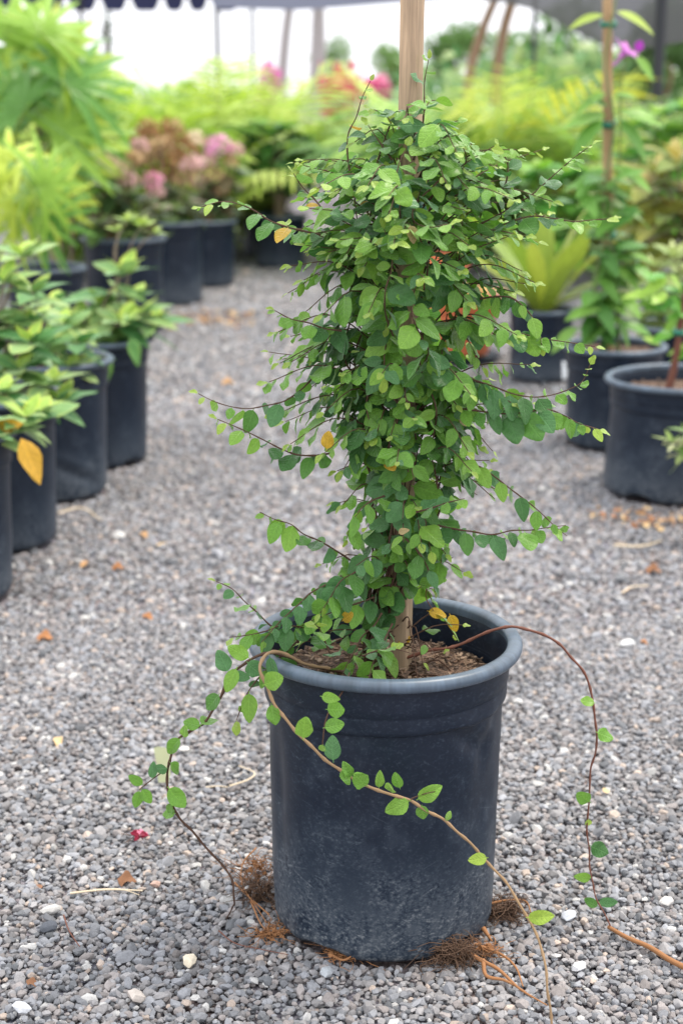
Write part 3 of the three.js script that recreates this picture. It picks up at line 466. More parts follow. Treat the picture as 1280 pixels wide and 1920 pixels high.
{ // near row on the left, four alike pots with variegated shrubs
  const G = 'row of black pots with variegated shrubs', spots = [[-0.846, -3.268], [-0.822, -3.68], [-0.768, -4.15], [-0.705, -4.52]];
  const labels = ['nearest black pot of the shrub row, cut by the picture edge', 'second black pot of the shrub row, behind the nearest one', 'third black pot of the shrub row, creased at its foot', 'last black pot of the near shrub row, its rim showing'];
  const P = spots.map(([x, z]) => V3(x, 0, z));
  P.forEach((p, i) => nurseryPot(labels[i], p, { seed: 11 + i * 3, mat: i % 2, seg: 64, group: G, dents: i === 2 ? [[0.55, 0.075, 0.5, 0.014, -0.07, 0.009], [1.0, 0.05, 0.1, 0.06, 0, 0.008]] : [], notches: i === 3 ? [[0.95, 0.22, 0.02]] : [] }));
  const G2 = 'variegated shrubs of the left row', lab = ['variegated shrub in the nearest pot, dropping a yellow leaf over its rim', 'bushy variegated shrub in the second pot of the left row', 'low variegated shrub in the third pot of the left row', 'variegated shrub with pale rosettes in the last pot of the near row'];
  const T = [tips([[52, 782, 0], [8, 735, 0.05], [18, 815, -0.05], [82, 775, 0.05], [-60, 740, 0], [-40, 800, -0.1], [-90, 690, 0]], 3.27), tips([[42, 478, 0.1], [66, 545, 0], [8, 525, 0], [38, 690, -0.08], [92, 722, -0.05], [6, 702, 0], [115, 752, -0.05], [30, 610, 0], [-30, 560, 0], [60, 640, -0.1], [70, 600, 0.1]], 3.68), tips([[122, 605, 0], [152, 642, -0.08], [92, 645, -0.1], [62, 662, 0], [132, 690, -0.12], [100, 570, 0.1], [160, 690, -0.05], [55, 600, 0.05]], 4.15), tips([[232, 512, 0], [266, 588, -0.05], [232, 606, -0.1], [150, 600, 0], [172, 655, -0.1], [290, 605, 0], [200, 575, 0.05], [130, 640, 0], [250, 560, 0.05], [215, 650, -0.05]], 4.52)];
  const len = [0.095, 0.105, 0.10, 0.125];
  P.forEach((p, i) => {
    const [t] = rosetteShrub('variegated_shrub', lab[i], soilTop(p, 0.36), T[i], { seed: 40 + i, palette: varieg, len: len[i], count: 7, below: i === 1 ? 4 : 3, most: 110, opt: vopt, group: G2 });
    const add = (px, py, d, dx, dy, L, col, o) => { const m = part('leaf', shrubGeos[1], leafMat(col, o), t); m.applyMatrix4(frame(onPlane(px, py, d).sub(t.position), V3(dx, dy, 0.1), V3(0.75, 0.3, 0.7), L, 1.0)); return m; };
    if (i === 0) { const m = add(40, 822, 3.1, 0.45, -1, 0.10, lin(0.8, 0.46, 0.04), { map: leafMap }); m.userData.label = 'yellow leaf hanging down'; add(-10, 800, 3.2, 0.7, 0.1, 0.06, lin(0.75, 0.42, 0.03), {}); }
    if (i === 3) { add(192, 655, 4.33, 0.04, -1, 0.12, lin(0.16, 0.34, 0.08), vopt); add(245, 632, 4.36, 0.3, -1, 0.085, lin(0.16, 0.34, 0.09), vopt); }
  });
}
// hydrangeas on the left, farther back
const floret = (() => { const g = []; for (let k = 0; k < 4; k++) { const q = leafGeo((t) => 0.42 * Math.pow(Math.sin(Math.PI * Math.pow(clamp(t, 0.02, 1), 0.6)), 0.6), { nl: 3, nw: 1, droop: 0.15 }); q.rotateX(-1.2); q.rotateY(k * Math.PI / 2); g.push(q); } return mergeGeometries(g); })();
function headGeo(r, n = 46, shaggy = 0.1) { const gs = []; for (let i = 0; i < n; i++) { const y = 1 - 1.55 * (i + 0.5) / n, a = i * 2.39996, q = Math.sqrt(1 - y * y), d = V3(Math.cos(a) * q, y, Math.sin(a) * q), g = floret.clone(); const R = 1 + r.n() * shaggy; gs.push(g.applyMatrix4(frame(d.clone().multiplyScalar(R).setY(d.y * 0.78 * R), V3(r.n(), r.n(), r.n()), d, 0.27 * r.r(0.8, 1.2)).multiply(new THREE.Matrix4().makeRotationX(Math.PI / 2)))); } return mergeGeometries(gs); }
const headGeos = [headGeo(rng(5)), headGeo(rng(6), 40, 0.2)];
const petal = (c, o) => leafMat(c, { ...PLAIN, transmission: 0.3, clearcoat: 0, ...o });
const headMats = { pink: petal(lin(0.76, 0.36, 0.56)), hot: petal(lin(0.68, 0.3, 0.42)), blush: petal(lin(0.66, 0.42, 0.40)), cream: petal(lin(0.72, 0.58, 0.42)), brown: petal(lin(0.34, 0.19, 0.08), { transmission: 0.12 }), tan: petal(lin(0.46, 0.31, 0.16), { transmission: 0.15 }) };
const hydGeos = [leafGeo(broad(0.33), { droop: 0.25, fold: 0.15 }), leafGeo(broad(0.3), { droop: 0.35, fold: 0.2, wave: 0.15 })];
const hydLeaves = [lin(0.06, 0.14, 0.03), lin(0.1, 0.2, 0.04), lin(0.16, 0.26, 0.06), lin(0.2, 0.16, 0.06), lin(0.22, 0.34, 0.07)];
function hydrangea(label, root, d, heads, leafTips, seed, group) {
  const [t, r] = rosetteShrub('hydrangea', label, root, tips(leafTips, d), { seed, palette: hydLeaves, len: 0.12, geos: hydGeos, count: 6, below: 4, most: 60, group, category: 'hydrangea', droopy: 0.5 });
  for (const [px, py, s, c, dd = 0] of heads) {
    const p = onPlane(px, py, d + dd).sub(root), R = s * d / FPX * 0.86, m = part('flower_head', headGeos[Math.floor(r() * 2)], headMats[c], t); m.position.copy(p); m.scale.setScalar(R); m.rotation.set(r.n() * 0.3, r() * 6, r.n() * 0.3);
    part('flower_stalk', tube([V3(p.x * 0.15, 0, p.z * 0.15), V3(p.x * 0.6, p.y * 0.6, p.z * 0.6), p], 0.005, 0.004, 5, 6), stemGrey, t);
  }
  return t;
}
{
  const G = 'black pots of the hydrangea row', H2 = 'hydrangeas beside the gravel path';
  const p0 = V3(-1.19, 0, -6.45), p1 = V3(-0.94, 0, -6.97), p2 = V3(-0.848, 0, -7.9), p3 = V3(-0.72, 0, -8.62), p4 = V3(-0.47, 0, -10.2);
  nurseryPot('dark pot in the gap behind the variegated shrubs, left of the hydrangeas', p0, { seed: 31, mat: 1, seg: 40, H: 0.34, group: G });
  nurseryPot('widest black pot of the hydrangea row, with a thick rim band', p1, { seed: 32, mat: 1, seg: 48, R: 0.186, rb: 0.16, H: 0.41, group: G });
  nurseryPot('greyish pot second in the hydrangea row, half behind the widest one', p2, { seed: 33, mat: 0, seg: 48, R: 0.185, rb: 0.165, H: 0.4, group: G });
  nurseryPot('dark pot third in the hydrangea row beside the path', p3, { seed: 34, mat: 1, seg: 48, H: 0.345, group: G });
  nurseryPot('small dark pot at the far end of the hydrangea row', p4, { seed: 35, mat: 1, seg: 40, R: 0.16, rb: 0.14, H: 0.27, group: G });
  hydrangea('hydrangea with faded cream and pink heads in the widest pot', soilTop(p1, 0.41), 6.97, [[225, 318, 24, 'cream'], [238, 338, 22, 'blush'], [286, 340, 22, 'hot'], [262, 272, 18, 'blush', 0.1], [205, 300, 22, 'cream', 0.1], [290, 360, 18, 'blush'], [250, 300, 20, 'tan']], [[200, 350], [240, 370], [280, 385], [220, 400], [260, 410, -0.1], [180, 380], [300, 400], [240, 420, -0.15], [185, 420, -0.1]], 61, H2);
  hydrangea('hydrangea with a mass of withered brown heads in the greyish pot', soilTop(p2, 0.4), 7.9, [[300, 250, 30, 'brown'], [270, 262, 28, 'brown'], [330, 262, 28, 'brown'], [285, 292, 30, 'tan'], [320, 295, 30, 'brown'], [345, 310, 26, 'tan'], [260, 300, 24, 'brown'], [305, 325, 26, 'brown'], [340, 335, 24, 'tan'], [275, 240, 22, 'brown'], [325, 240, 22, 'tan'], [350, 280, 22, 'brown'], [362, 308, 24, 'blush', -0.1], [300, 275, 26, 'tan', -0.1]], [[290, 350], [320, 365], [350, 375], [330, 395, -0.1], [300, 385], [365, 395]], 62, H2);
  hydrangea('hydrangea with a round pink head and a cream head side by side', soilTop(p3, 0.345), 8.62, [[410, 275, 28, 'pink'], [362, 264, 24, 'cream'], [440, 282, 18, 'blush'], [385, 305, 22, 'blush'], [400, 330, 24, 'tan'], [415, 355, 20, 'tan'], [375, 340, 20, 'blush'], [430, 305, 18, 'tan']], [[380, 370], [410, 380], [435, 350], [360, 390], [425, 395], [395, 350], [440, 320]], 63, H2);
  hydrangea('small hydrangea with pink heads low beside the path', soilTop(p4, 0.27), 10.2, [[520, 365, 24, 'pink'], [505, 352, 18, 'cream'], [465, 332, 24, 'cream'], [480, 325, 18, 'blush'], [450, 345, 18, 'blush']], [[480, 360], [510, 380], [455, 370], [535, 375], [490, 345], [470, 385]], 64, H2);
  const lime = [lin(0.28, 0.46, 0.05), lin(0.34, 0.5, 0.07), lin(0.4, 0.56, 0.09)];
  rosetteShrub('young_shrub', 'lime green sprig on thin bare stems before the widest pot', V3(-0.62, 0.31, -4.56), tips([[240, 412], [268, 420], [222, 430], [292, 434]], 4.6), { seed: 66, palette: lime, len: 0.055, count: 6, below: 0, opt: { transmission: 0.4 }, split: 0.6 });
}
// dry litter at the foot of the hydrangea pots
const litterMats = [lin(0.34, 0.16, 0.07), lin(0.45, 0.27, 0.13), lin(0.22, 0.11, 0.06), lin(0.55, 0.4, 0.22)].map((c) => leafMat(c, { ...PLAIN, transmission: 0.1, clearcoat: 0 }));
const dryGeos = [leafGeo(broad(0.3), { droop: 0.35, fold: 0.5, wave: 0.5 }), leafGeo(broad(0.22), { droop: -0.3, fold: 0.35, twist: 0.6 }), leafGeo(broad(0.4), { droop: 0.1, fold: 0.3, wave: 0.6 })];
function litter(label, name, list, n, sx, sz, seed, size = 0.05) {
  const r = rng(seed), by = litterMats.map(() => []), c = onGround(list[0], list[1]);
  for (let i = 0; i < n; i++) { const p = c.clone().add(V3(r.n() * sx, r.r(0.0, 0.012), r.n() * sz)), a = r() * 6.3; by[Math.floor(r() * by.length)].push(dryGeos[Math.floor(r() * 3)].clone().applyMatrix4(frame(p, V3(Math.cos(a), r.n() * 0.2, Math.sin(a)), V3(r.n() * 0.4, 1, r.n() * 0.4), size * r.r(0.5, 1.3)))); }
  const g = new THREE.Group(); g.name = numbered(name); g.userData = { kind: 'stuff', label, category: 'litter' }; scene.add(g);
  by.forEach((b, i) => b.length && part('dry_leaves', mergeGeometries(b), litterMats[i], g));
}
litter('brown dry leaf litter on the gravel below the hydrangea pots', 'leaf_litter', [390, 600], 120, 0.2, 0.22, 90, 0.03);
litter('tan dry grass and weeds at the foot of the wide black pot', 'dry_weeds', [1230, 975], 90, 0.15, 0.09, 91, 0.02);

// fan palms at the left edge
function fanGeo(r, n = 8, L = 0.36) {
  const gs = [tube([V3(0, -0.5, -0.18), V3(0, -0.22, -0.03), V3(0, 0, 0)], 0.005, 0.0035, 4, 5)];
  for (let k = 0; k < n; k++) { const a = lerp(-1.75, 1.75, k / (n - 1)) + r.n() * 0.05, q = leafGeo((t) => 0.072 * Math.pow(Math.sin(Math.PI * Math.pow(clamp(t, 0.02, 0.99), 0.75)), 0.6), { nl: 6, nw: 1, fold: 0.5, droop: r.r(0.3, 0.65) }); q.scale(L, L * r.r(0.85, 1.08), L); q.applyMatrix4(frame(V3(), V3(Math.sin(a), Math.cos(a), 0.12), V3(0, 0.1, 1), 1)); gs.push(q); }
  return mergeGeometries(gs);
}
{
  const r = rng(12), fans = [fanGeo(rng(1)), fanGeo(rng(2), 7), fanGeo(rng(3), 9)], cols = [lin(0.36, 0.52, 0.05), lin(0.25, 0.44, 0.045), lin(0.48, 0.6, 0.07), lin(0.12, 0.3, 0.045)].map((c) => leafMat(c, { ...PLAIN, transmission: 0.42 }));
  const palm = (label, gx, gz, d, fr, fs = 0.9) => {
    const t = thing('fan_palm', label, 'palm', [gx, 0, gz], 'yellow-green fan palms at the picture edge');
    for (let k = 0; k < 4; k++) part('cane', tube([V3(r.n() * 0.05, 0, r.n() * 0.05), V3(r.n() * 0.1, 0.45, r.n() * 0.08), V3(r.n() * 0.16, 0.95, r.n() * 0.1)], 0.012, 0.008, 6, 6), stemGrey, t);
    for (const [px, py, roll, k = 1] of fr) { const m = part('frond', fans[Math.floor(r() * 3)], cols[Math.floor(r() * 4)], t); m.position.copy(onPlane(px, py, d + r.r(-0.25, 0.25)).sub(t.position)); m.rotation.set(-0.55 + r.n() * 0.35, r.n() * 0.7, roll); m.scale.setScalar(k * fs * r.r(0.9, 1.1)); }
  };
  palm('fan palm with drooping fingers over the hydrangeas', -1.2, -7.0, 6.9, [[115, 225, -0.9], [135, 262, -1.5, 0.8], [95, 180, -0.2], [50, 235, 0.8], [95, 290, -2.2, 0.8], [75, 215, 0.3], [110, 320, -2.4, 0.7], [150, 205, -1.2, 0.7], [60, 320, 2.4, 0.8], [30, 270, 1.6]]);
  palm('tallest fan palm at the edge of the picture below the canopy', -1.5, -6.6, 6.6, [[40, 95, 0.3], [15, 60, -0.2], [70, 140, -0.7], [10, 150, 1.2], [110, 100, -1], [45, 200, 0.9], [80, 60, -0.5, 0.8], [5, 220, 1.6], [30, 170, 0], [60, 120, 0.2], [100, 250, -1], [20, 260, 1], [130, 160, -0.8]], 0.85);
  palm('lower fan palm just above the variegated shrubs', -1.45, -5.9, 5.9, [[50, 330, -0.4], [20, 300, 0.7], [80, 350, -1.2], [30, 380, 1.8], [70, 395, -2], [5, 350, 1.2], [95, 375, -1.6, 0.8], [40, 415, 1.4], [85, 415, -1.4], [60, 360, 0.2]], 0.55);
}
// feathery palms behind
function featherGeo(r, n, L, w, arch, LL = 0.32) {
  const P = (t) => V3(arch * t * t * L, L * (t - 0.25 * arch * t * t), 0), pts = []; for (let i = 0; i <= 6; i++) pts.push(P(i / 6));
  const gs = [tube(pts, 0.006, 0.002, 4, 8)];
  for (let i = 2; i < n; i++) for (const s of [-1, 1]) { const t = i / n, p = P(t), T = P(Math.min(1, t + 0.02)).sub(p).normalize(), q = leafGeo((x) => w * Math.pow(Math.sin(Math.PI * clamp(x, 0.03, 0.99)), 0.6), { nl: 3, nw: 1, fold: 0.3, droop: r.r(0.15, 0.4) }); const l = LL * L * (0.4 + 0.6 * Math.sin(Math.PI * clamp(t * 0.9 + 0.08))) * r.r(0.85, 1.1); gs.push(q.applyMatrix4(frame(p, V3(0, 0, s).addScaledVector(T, 0.75).add(V3(0, r.n() * 0.1, 0)), V3(-0.6, 1, 0), l))); }
  return mergeGeometries(gs);
}
const feathers = [featherGeo(rng(21), 22, 0.95, 0.07, 0.55), featherGeo(rng(22), 20, 0.85, 0.075, 0.8), featherGeo(rng(23), 24, 1.05, 0.06, 0.35)];
const wisps = [featherGeo(rng(24), 20, 0.95, 0.045, 0.5, 0.4), featherGeo(rng(25), 20, 0.9, 0.045, 0.3, 0.4), featherGeo(rng(26), 20, 1, 0.04, 0.75, 0.4)];
function clumpPalm(name, label, px, py, d, n, geos, mats, seed, group, k = 1, category = 'palm') {
  const r = rng(seed), top = onPlane(px, py, d), t = thing(name, label, category, [top.x, 0, top.z], group), S = top.y / 1.0 * k;
  for (let i = 0; i < n; i++) { const m = part('frond', geos[Math.floor(r() * geos.length)], mats[Math.floor(r() * mats.length)], t); m.rotation.set(r.n() * 0.35, i * 2.39996 + r.n() * 0.3, -0.12 - r() * 0.35, 'YXZ'); m.position.set(r.n() * 0.06, r() * 0.18 * S, r.n() * 0.06); m.scale.setScalar(S * r.r(0.8, 1.1)); }
}
{
  const cols = [lin(0.3, 0.5, 0.05), lin(0.4, 0.55, 0.06), lin(0.2, 0.42, 0.05), lin(0.46, 0.58, 0.09)].map((c) => leafMat(c, { ...PLAIN, transmission: 0.48 })), G = 'feather-leaved palms behind the hydrangeas';
  [['feathery palm beside the dark canopy pole', 200, 150, 9.6, 201], ['feathery palm behind the withered brown hydrangea', 285, 120, 10, 202], ['feathery palm behind the cream hydrangea head', 355, 128, 9.7, 203], ['tall feathery palm above the round pink hydrangea', 400, 112, 11.2, 205], ['feathery palm at the path end of its row', 455, 152, 10.4, 204], ['feathery palm low behind the fan palms', 130, 150, 8.8, 206]].forEach(([l, px, py, d, s]) => clumpPalm('feather_palm', l, px, py, d, 26, feathers, cols, s, G));
  const pale = [lin(0.46, 0.62, 0.1), lin(0.34, 0.55, 0.08), lin(0.56, 0.66, 0.14), lin(0.3, 0.5, 0.16), lin(0.6, 0.62, 0.08), lin(0.12, 0.3, 0.05)].map((c) => leafMat(c, { ...PLAIN, transmission: 0.48 })), GP = 'wispy pale plants behind the path on the stake side';
  [['wispy yellowish plant just beside the wooden stake', 815, 125, 11, 301], ['wispy pale green plant right of the stake top', 860, 135, 9.6, 302], ['tall wispy plant with arching plumes behind the vine', 925, 105, 9.2, 303], ['wispy plant between the brown palm trunks and the bamboo stake', 985, 120, 9.8, 304], ['bluish wispy plant left of the bamboo stake', 1050, 120, 10.5, 305], ['wispy pale plant behind the bamboo stake', 1120, 150, 9, 306], ['wispy plant before the wire fence', 1190, 160, 8.6, 307], ['small yellowish wispy plant far behind the path', 770, 165, 14, 308]].forEach(([l, px, py, d, s]) => clumpPalm('wispy_plant', l, px, py, d, 24, wisps, pale, s, GP, 1, 'plant'));
}
// glossy shrubs
const glossy = [lin(0.05, 0.2, 0.03), lin(0.08, 0.27, 0.03), lin(0.12, 0.33, 0.04), lin(0.2, 0.42, 0.05)];
const bright = [lin(0.11, 0.4, 0.035), lin(0.17, 0.48, 0.045), lin(0.26, 0.54, 0.05), lin(0.36, 0.6, 0.07)];
{
  nurseryPot('dark pot under the glossy green shrub where the path narrows', V3(-0.36, 0, -9.5), { seed: 36, mat: 1, seg: 40, R: 0.165, rb: 0.145, H: 0.3 }); rosetteShrub('glossy_shrub', 'glossy deep green shrub beyond the hydrangeas where the path narrows', V3(-0.36, 0.26, -9.5), tips([[450, 260], [480, 240], [510, 250], [540, 245], [570, 265], [590, 290], [560, 300], [520, 290], [485, 300], [455, 300], [540, 325], [505, 335], [580, 325], [600, 315], [465, 275], [530, 265]], 9.6), { seed: 71, palette: glossy, len: 0.14, count: 9, below: 4, most: 60, geos: hydGeos });
  rosetteShrub('bright_shrub', 'bright green broad-leaved shrub behind the long-leaved potted fern', V3(0.95, 0, -7.1), tips([[1010, 320], [1040, 345], [1070, 330], [1000, 360], [1030, 395], [1065, 380], [1090, 350], [1100, 400], [1010, 420], [1050, 430], [1085, 440], [985, 340], [1110, 330]], 7.1), { seed: 72, palette: bright, len: 0.14, count: 8, below: 4, most: 60, geos: hydGeos });
}
rosetteShrub('bright_shrub', 'bright green shrub high at the picture edge behind the wire fence', V3(1.42, 0, -7.4), tips([[1190, 240], [1230, 215], [1270, 250], [1215, 285], [1260, 305], [1290, 205], [1180, 300], [1240, 260], [1300, 290]], 7.4), { seed: 77, palette: bright, len: 0.15, count: 8, below: 4, most: 60, geos: hydGeos });
// flowering shrubs by the path
function flowering(label, px, py, d, w, h, col, seed, n = 170) {
  const c = onPlane(px, py, d), k = d / FPX, r = rng(seed), t = thing('flowering_shrub', label, 'flower shrub', [c.x, 0, c.z], 'flowering shrubs far down the path'), br = [], lv = [];
  for (let i = 0; i < 7; i++) part('stem', tube([V3(r.n() * 0.03, 0, r.n() * 0.03), V3(r.n() * 0.1, c.y * 0.5, r.n() * 0.1), V3(r.n() * w * k, c.y + r.n() * h * k * 0.5, r.n() * w * k * 0.6)], 0.012, 0.005, 5, 6), stemGrey, t);
  for (let i = 0; i < n; i++) { const p = V3(r.n() * w * k, c.y + r.n() * h * k, r.n() * w * k), a = r() * 6.3; br.push(floret.clone().applyMatrix4(frame(p, V3(r.n(), r.n(), r.n()), V3(r.n(), r.n() + 0.4, r.n() + 0.4), 0.05 * r.r(0.7, 1.3)))); if (i % 2) lv.push(shrubGeos[0].clone().applyMatrix4(frame(V3(r.n() * w * k, Math.max(0.05, c.y - r() * h * k * 2.6), r.n() * w * k), V3(Math.cos(a), 0.3, Math.sin(a)), V3(0, 1, 0.3), 0.08))); }
  const b = part('blossoms', mergeGeometries(br), petal(col), t); b.userData.kind = 'stuff'; const l = part('leaves', mergeGeometries(lv), leafMat(lin(0.16, 0.3, 0.07), PLAIN), t); l.userData.kind = 'stuff';
}
flowering('red flowering shrub far down the path, left of the stake', 642, 175, 17, 30, 32, lin(0.75, 0.07, 0.2), 81, 320);
flowering('pink flowering shrub between the red one and the stake', 700, 165, 18, 24, 16, lin(0.78, 0.22, 0.4), 82, 170);
flowering('slender pink flowering shrub before the leaning palm trunk', 508, 160, 13, 16, 28, lin(0.8, 0.3, 0.6), 83, 130);
flowering('faint pink shrub low behind the vine top', 760, 245, 10, 20, 10, lin(0.78, 0.42, 0.5), 84, 110);

// ------------------------------------------------------------------ right side pots
const bigPot = V3(0.904, 0, -4.173), stakePot = V3(0.815, 0, -4.746), fernPot = V3(0.728, 0, -5.82);
nurseryPot('wide black pot with a pale rim at the picture edge, nearest on that side', bigPot, { seed: 51, mat: 0, seg: 72, R: 0.207, rb: 0.2, H: 0.305, soil: 0.045, notches: [[-0.75, 0.16, 0.02]], chips: 120 });
nurseryPot('black pot holding the bamboo stake and its climbing plant', stakePot, { seed: 52, mat: 1, seg: 64, R: 0.158, rb: 0.135, H: 0.3, soil: 0.025, chips: 160 });
nurseryPot('small black pot with the long-leaved fern, left of the staked pot', fernPot, { seed: 53, mat: 0, seg: 56, R: 0.128, rb: 0.11, H: 0.262, soil: 0.03 });
solo('white_label', 'small white plant label lying between two black pots', 'label', (() => { const g = new THREE.BoxGeometry(0.03, 0.055, 0.0012); g.rotateX(-0.3); return g; })(), new THREE.MeshStandardMaterial({ color: lin(0.78, 0.82, 0.85), roughness: 0.5 }), onPlane(1062, 694, 5.0).toArray());
{ // terracotta
  const clay = new THREE.MeshStandardMaterial({ map: tex(256, 256, (u, v) => { const g = 0.9 + fbm(u * 8, v * 8, 3) * 0.3; return [0.84 * g, 0.47 * g, 0.31 * g]; }, true), roughness: 0.9 });
  const make = (label, p, R, H) => { const t = thing('terracotta_pot', label, 'plant pot', p.toArray(), 'terracotta pots behind the vine'); POTS.push([p.x, p.z, R * 0.8]);
    const L = (a) => new THREE.LatheGeometry(a.map((q) => new THREE.Vector2(q[0], q[1])), 40);
    part('wall', L([[0.001, 0.03], [R * 0.66, 0.03], [R * 0.68, 0.034], [R * 0.9, H - 0.05], [R * 0.86, H - 0.05], [R * 0.8, H - 0.06]]), clay, t); part('rim', L([[R * 0.88, H - 0.055], [R * 0.97, H - 0.053], [R, H - 0.046], [R, H - 0.005], [R * 0.975, H], [R * 0.9, H], [R * 0.88, H - 0.006], [R * 0.87, H - 0.06]]), clay, t);
    part('soil', L([[R * 0.88, H - 0.03], [R * 0.4, H - 0.024], [0.001, H - 0.022]]), soilMat, t); part('saucer', L([[0.001, 0.004], [R * 0.92, 0.004], [R * 1.0, 0.02], [R * 1.02, 0.03], [R * 0.99, 0.03], [R * 0.93, 0.014], [0.001, 0.014]]), potMats[1], t); };
  const a = onGround(868, 676), b = onGround(815, 600); make('terracotta pot with a dark saucer, glimpsed right of the vine', a, 0.14, 0.25); make('wider terracotta pot farther back, glimpsed through the vine leaves', b, 0.15, 0.29);
  const cols = [lin(0.75, 0.5, 0.05), lin(0.6, 0.5, 0.08), lin(0.7, 0.42, 0.2)];
  rosetteShrub('yellow_leaved_plant', 'low plant with yellow leaves in the nearer terracotta pot', V3(a.x, 0.225, a.z), tips([[905, 552], [880, 556], [850, 556]], 6.05), { seed: 54, palette: cols, len: 0.13, count: 4, below: 1, geos: [shrubGeos[1], hydGeos[0]], opt: bare(), category: 'plant' });
}
{ // long-leaved fern: upright straps from one point
  const r = rng(55), t = thing('strap_leaf_fern', 'fern with a fountain of long yellow-green leaves in the small black pot', 'fern', [fernPot.x, 0.235, fernPot.z]);
  const geo = [leafGeo((s) => strapProf(s) * 0.95, { nl: 10, nw: 2, fold: 0.5, droop: 0.24 }), leafGeo(strapProf, { nl: 10, nw: 2, fold: 0.4, droop: 0.45 }), leafGeo((s) => strapProf(s) * 1.15, { nl: 10, nw: 2, fold: 0.35, droop: 0.1, wave: 0.2 })];
  const mats = [lin(0.3, 0.42, 0.04), lin(0.4, 0.5, 0.06), lin(0.24, 0.38, 0.04), lin(0.5, 0.54, 0.09)].map((c) => leafMat(c, { transmission: 0.42 }));
  for (let i = 0; i < 17; i++) { const a = i * 2.39996, q = lerp(0.15, 1.35, i / 17), m = part('leaf', geo[i % 3], mats[Math.floor(r() * 4)], t), d = V3(Math.cos(a) * q, 1, Math.sin(a) * q * 0.8); m.applyMatrix4(frame(V3(Math.cos(a) * 0.015, 0, Math.sin(a) * 0.015), d, V3(-Math.cos(a), 0.6, -Math.sin(a)), r.r(0.34, 0.44))); }
}
{ // bamboo stake and its climber
  const p = onPlane(1140, 640, 4.74), top = onPlane(1138, -60, 4.72), t = thing('bamboo_stake', 'tan bamboo stake with green tie tapes in the black pot', 'stake', [p.x, 0.26, p.z]);
  const g = tube([V3(), top.clone().sub(t.position).multiplyScalar(0.5), top.clone().sub(t.position)], 0.0155, 0.014, 10, 30); part('cane', g, woodTan, t);
  for (const py of [45, 232, 440]) { const q = onPlane(1140, py, 4.73).sub(t.position), tor = new THREE.TorusGeometry(0.019, 0.006, 6, 20); tor.scale(1, 1, 1.8); tor.rotateX(Math.PI / 2 + 0.25); tor.translate(q.x, q.y, q.z); part('tie_tape', tor, tapeMat, t); }
  const r = rng(56), c = thing('flowering_climber', 'climber with pink-violet flowers tied to the bamboo stake', 'climber', [p.x + 0.03, 0.27, p.z + 0.02]);
  const Q = (px, py, dd = 0) => onPlane(px, py, 4.7 + dd).sub(c.position), items = [], pal = [lin(0.15, 0.38, 0.045), lin(0.22, 0.46, 0.055), lin(0.09, 0.28, 0.04), lin(0.4, 0.56, 0.06)], geos = [leafGeo(broad(0.21), { droop: 0.35, fold: 0.2, nl: 7 }), leafGeo(broad(0.24), { droop: 0.2, fold: 0.3, nl: 7 })];
  part('stem', tube([V3(), Q(1152, 500), Q(1130, 380, -0.02), Q(1150, 240), Q(1135, 120), Q(1150, 20), Q(1160, -40)], 0.006, 0.003, 5, 40), stemGreen, c); part('stem', tube([V3(-0.04, 0, 0.01), Q(1115, 540), Q(1140, 420, -0.03), Q(1160, 300), Q(1165, 150), Q(1175, 110)], 0.005, 0.002, 5, 30), stemGreen, c);
  const leaf = (px, py, dx, dy, L, k, dz = 0.2) => items.push({ m: frame(Q(px, py, r.n() * 0.03), V3(dx, dy, dz), V3(0, 1, 0.5), L), g: Math.floor(r() * 2), c: k, s: L });
  for (const q of [[1130, 28, -1, -.1, .1, 3], [1155, 22, 1, -.25, .12, 3], [1135, 175, -1, -.35, .1, 1], [1150, 178, .5, .1, .06, 1], [1150, 110, .6, .1, .05, 1], [1190, 105, .7, -.7, .09, 1], [1135, 215, -1, -.15, .13, 1], [1130, 225, -.8, -.6, .13, 0], [1160, 210, 1, -.15, .13, 1], [1160, 225, .8, -.7, .14, 0], [1140, 200, -.6, .3, .07, 2], [1150, 312, .9, -.4, .13, 1], [1135, 320, -.8, -.1, .1, 0]]) leaf(...q);
  for (let i = 0; i < 100; i++) { const py = lerp(330, 615, Math.pow(r(), 0.8)), a = r() < 0.5 ? -1 : 1; leaf(1142 + r.n() * 44, py, a * r.r(0.3, 1), r.r(-0.7, 0.3), r.r(0.07, 0.12), Math.floor(r() * 3), r.n() * 0.9); }
  foliage(c, items, geos, pal, 120, { transmission: 0.36 });
  const fm = petal(lin(0.72, 0.28, 0.72)), bm = petal(lin(0.42, 0.06, 0.45));
  const fl = part('flower', (() => { const gs = []; for (let k = 0; k < 5; k++) { const q = leafGeo(broad(0.36, 0.6), { nl: 4, nw: 1, droop: 0.3 }); q.rotateX(-0.9); q.rotateY(k * 1.2566); gs.push(q); } gs.push(tube([V3(0, -0.9, 0), V3(0, -0.3, 0), V3(0, 0.05, 0)], 0.06, 0.22, 6, 6)); return mergeGeometries(gs.map((g) => { const q = g.clone(); return q; })); })(), fm, c); fl.position.copy(Q(1168, 100)); fl.scale.setScalar(0.05); fl.rotation.set(0.4, 0, -0.6);
  const b = part('bud', leafGeo(broad(0.4), { nl: 5, fold: 1.2, droop: 0.1 }), bm, c); b.applyMatrix4(frame(Q(1190, 96), V3(0.5, 0.8, 0), V3(0, 0, 1), 0.035));
}
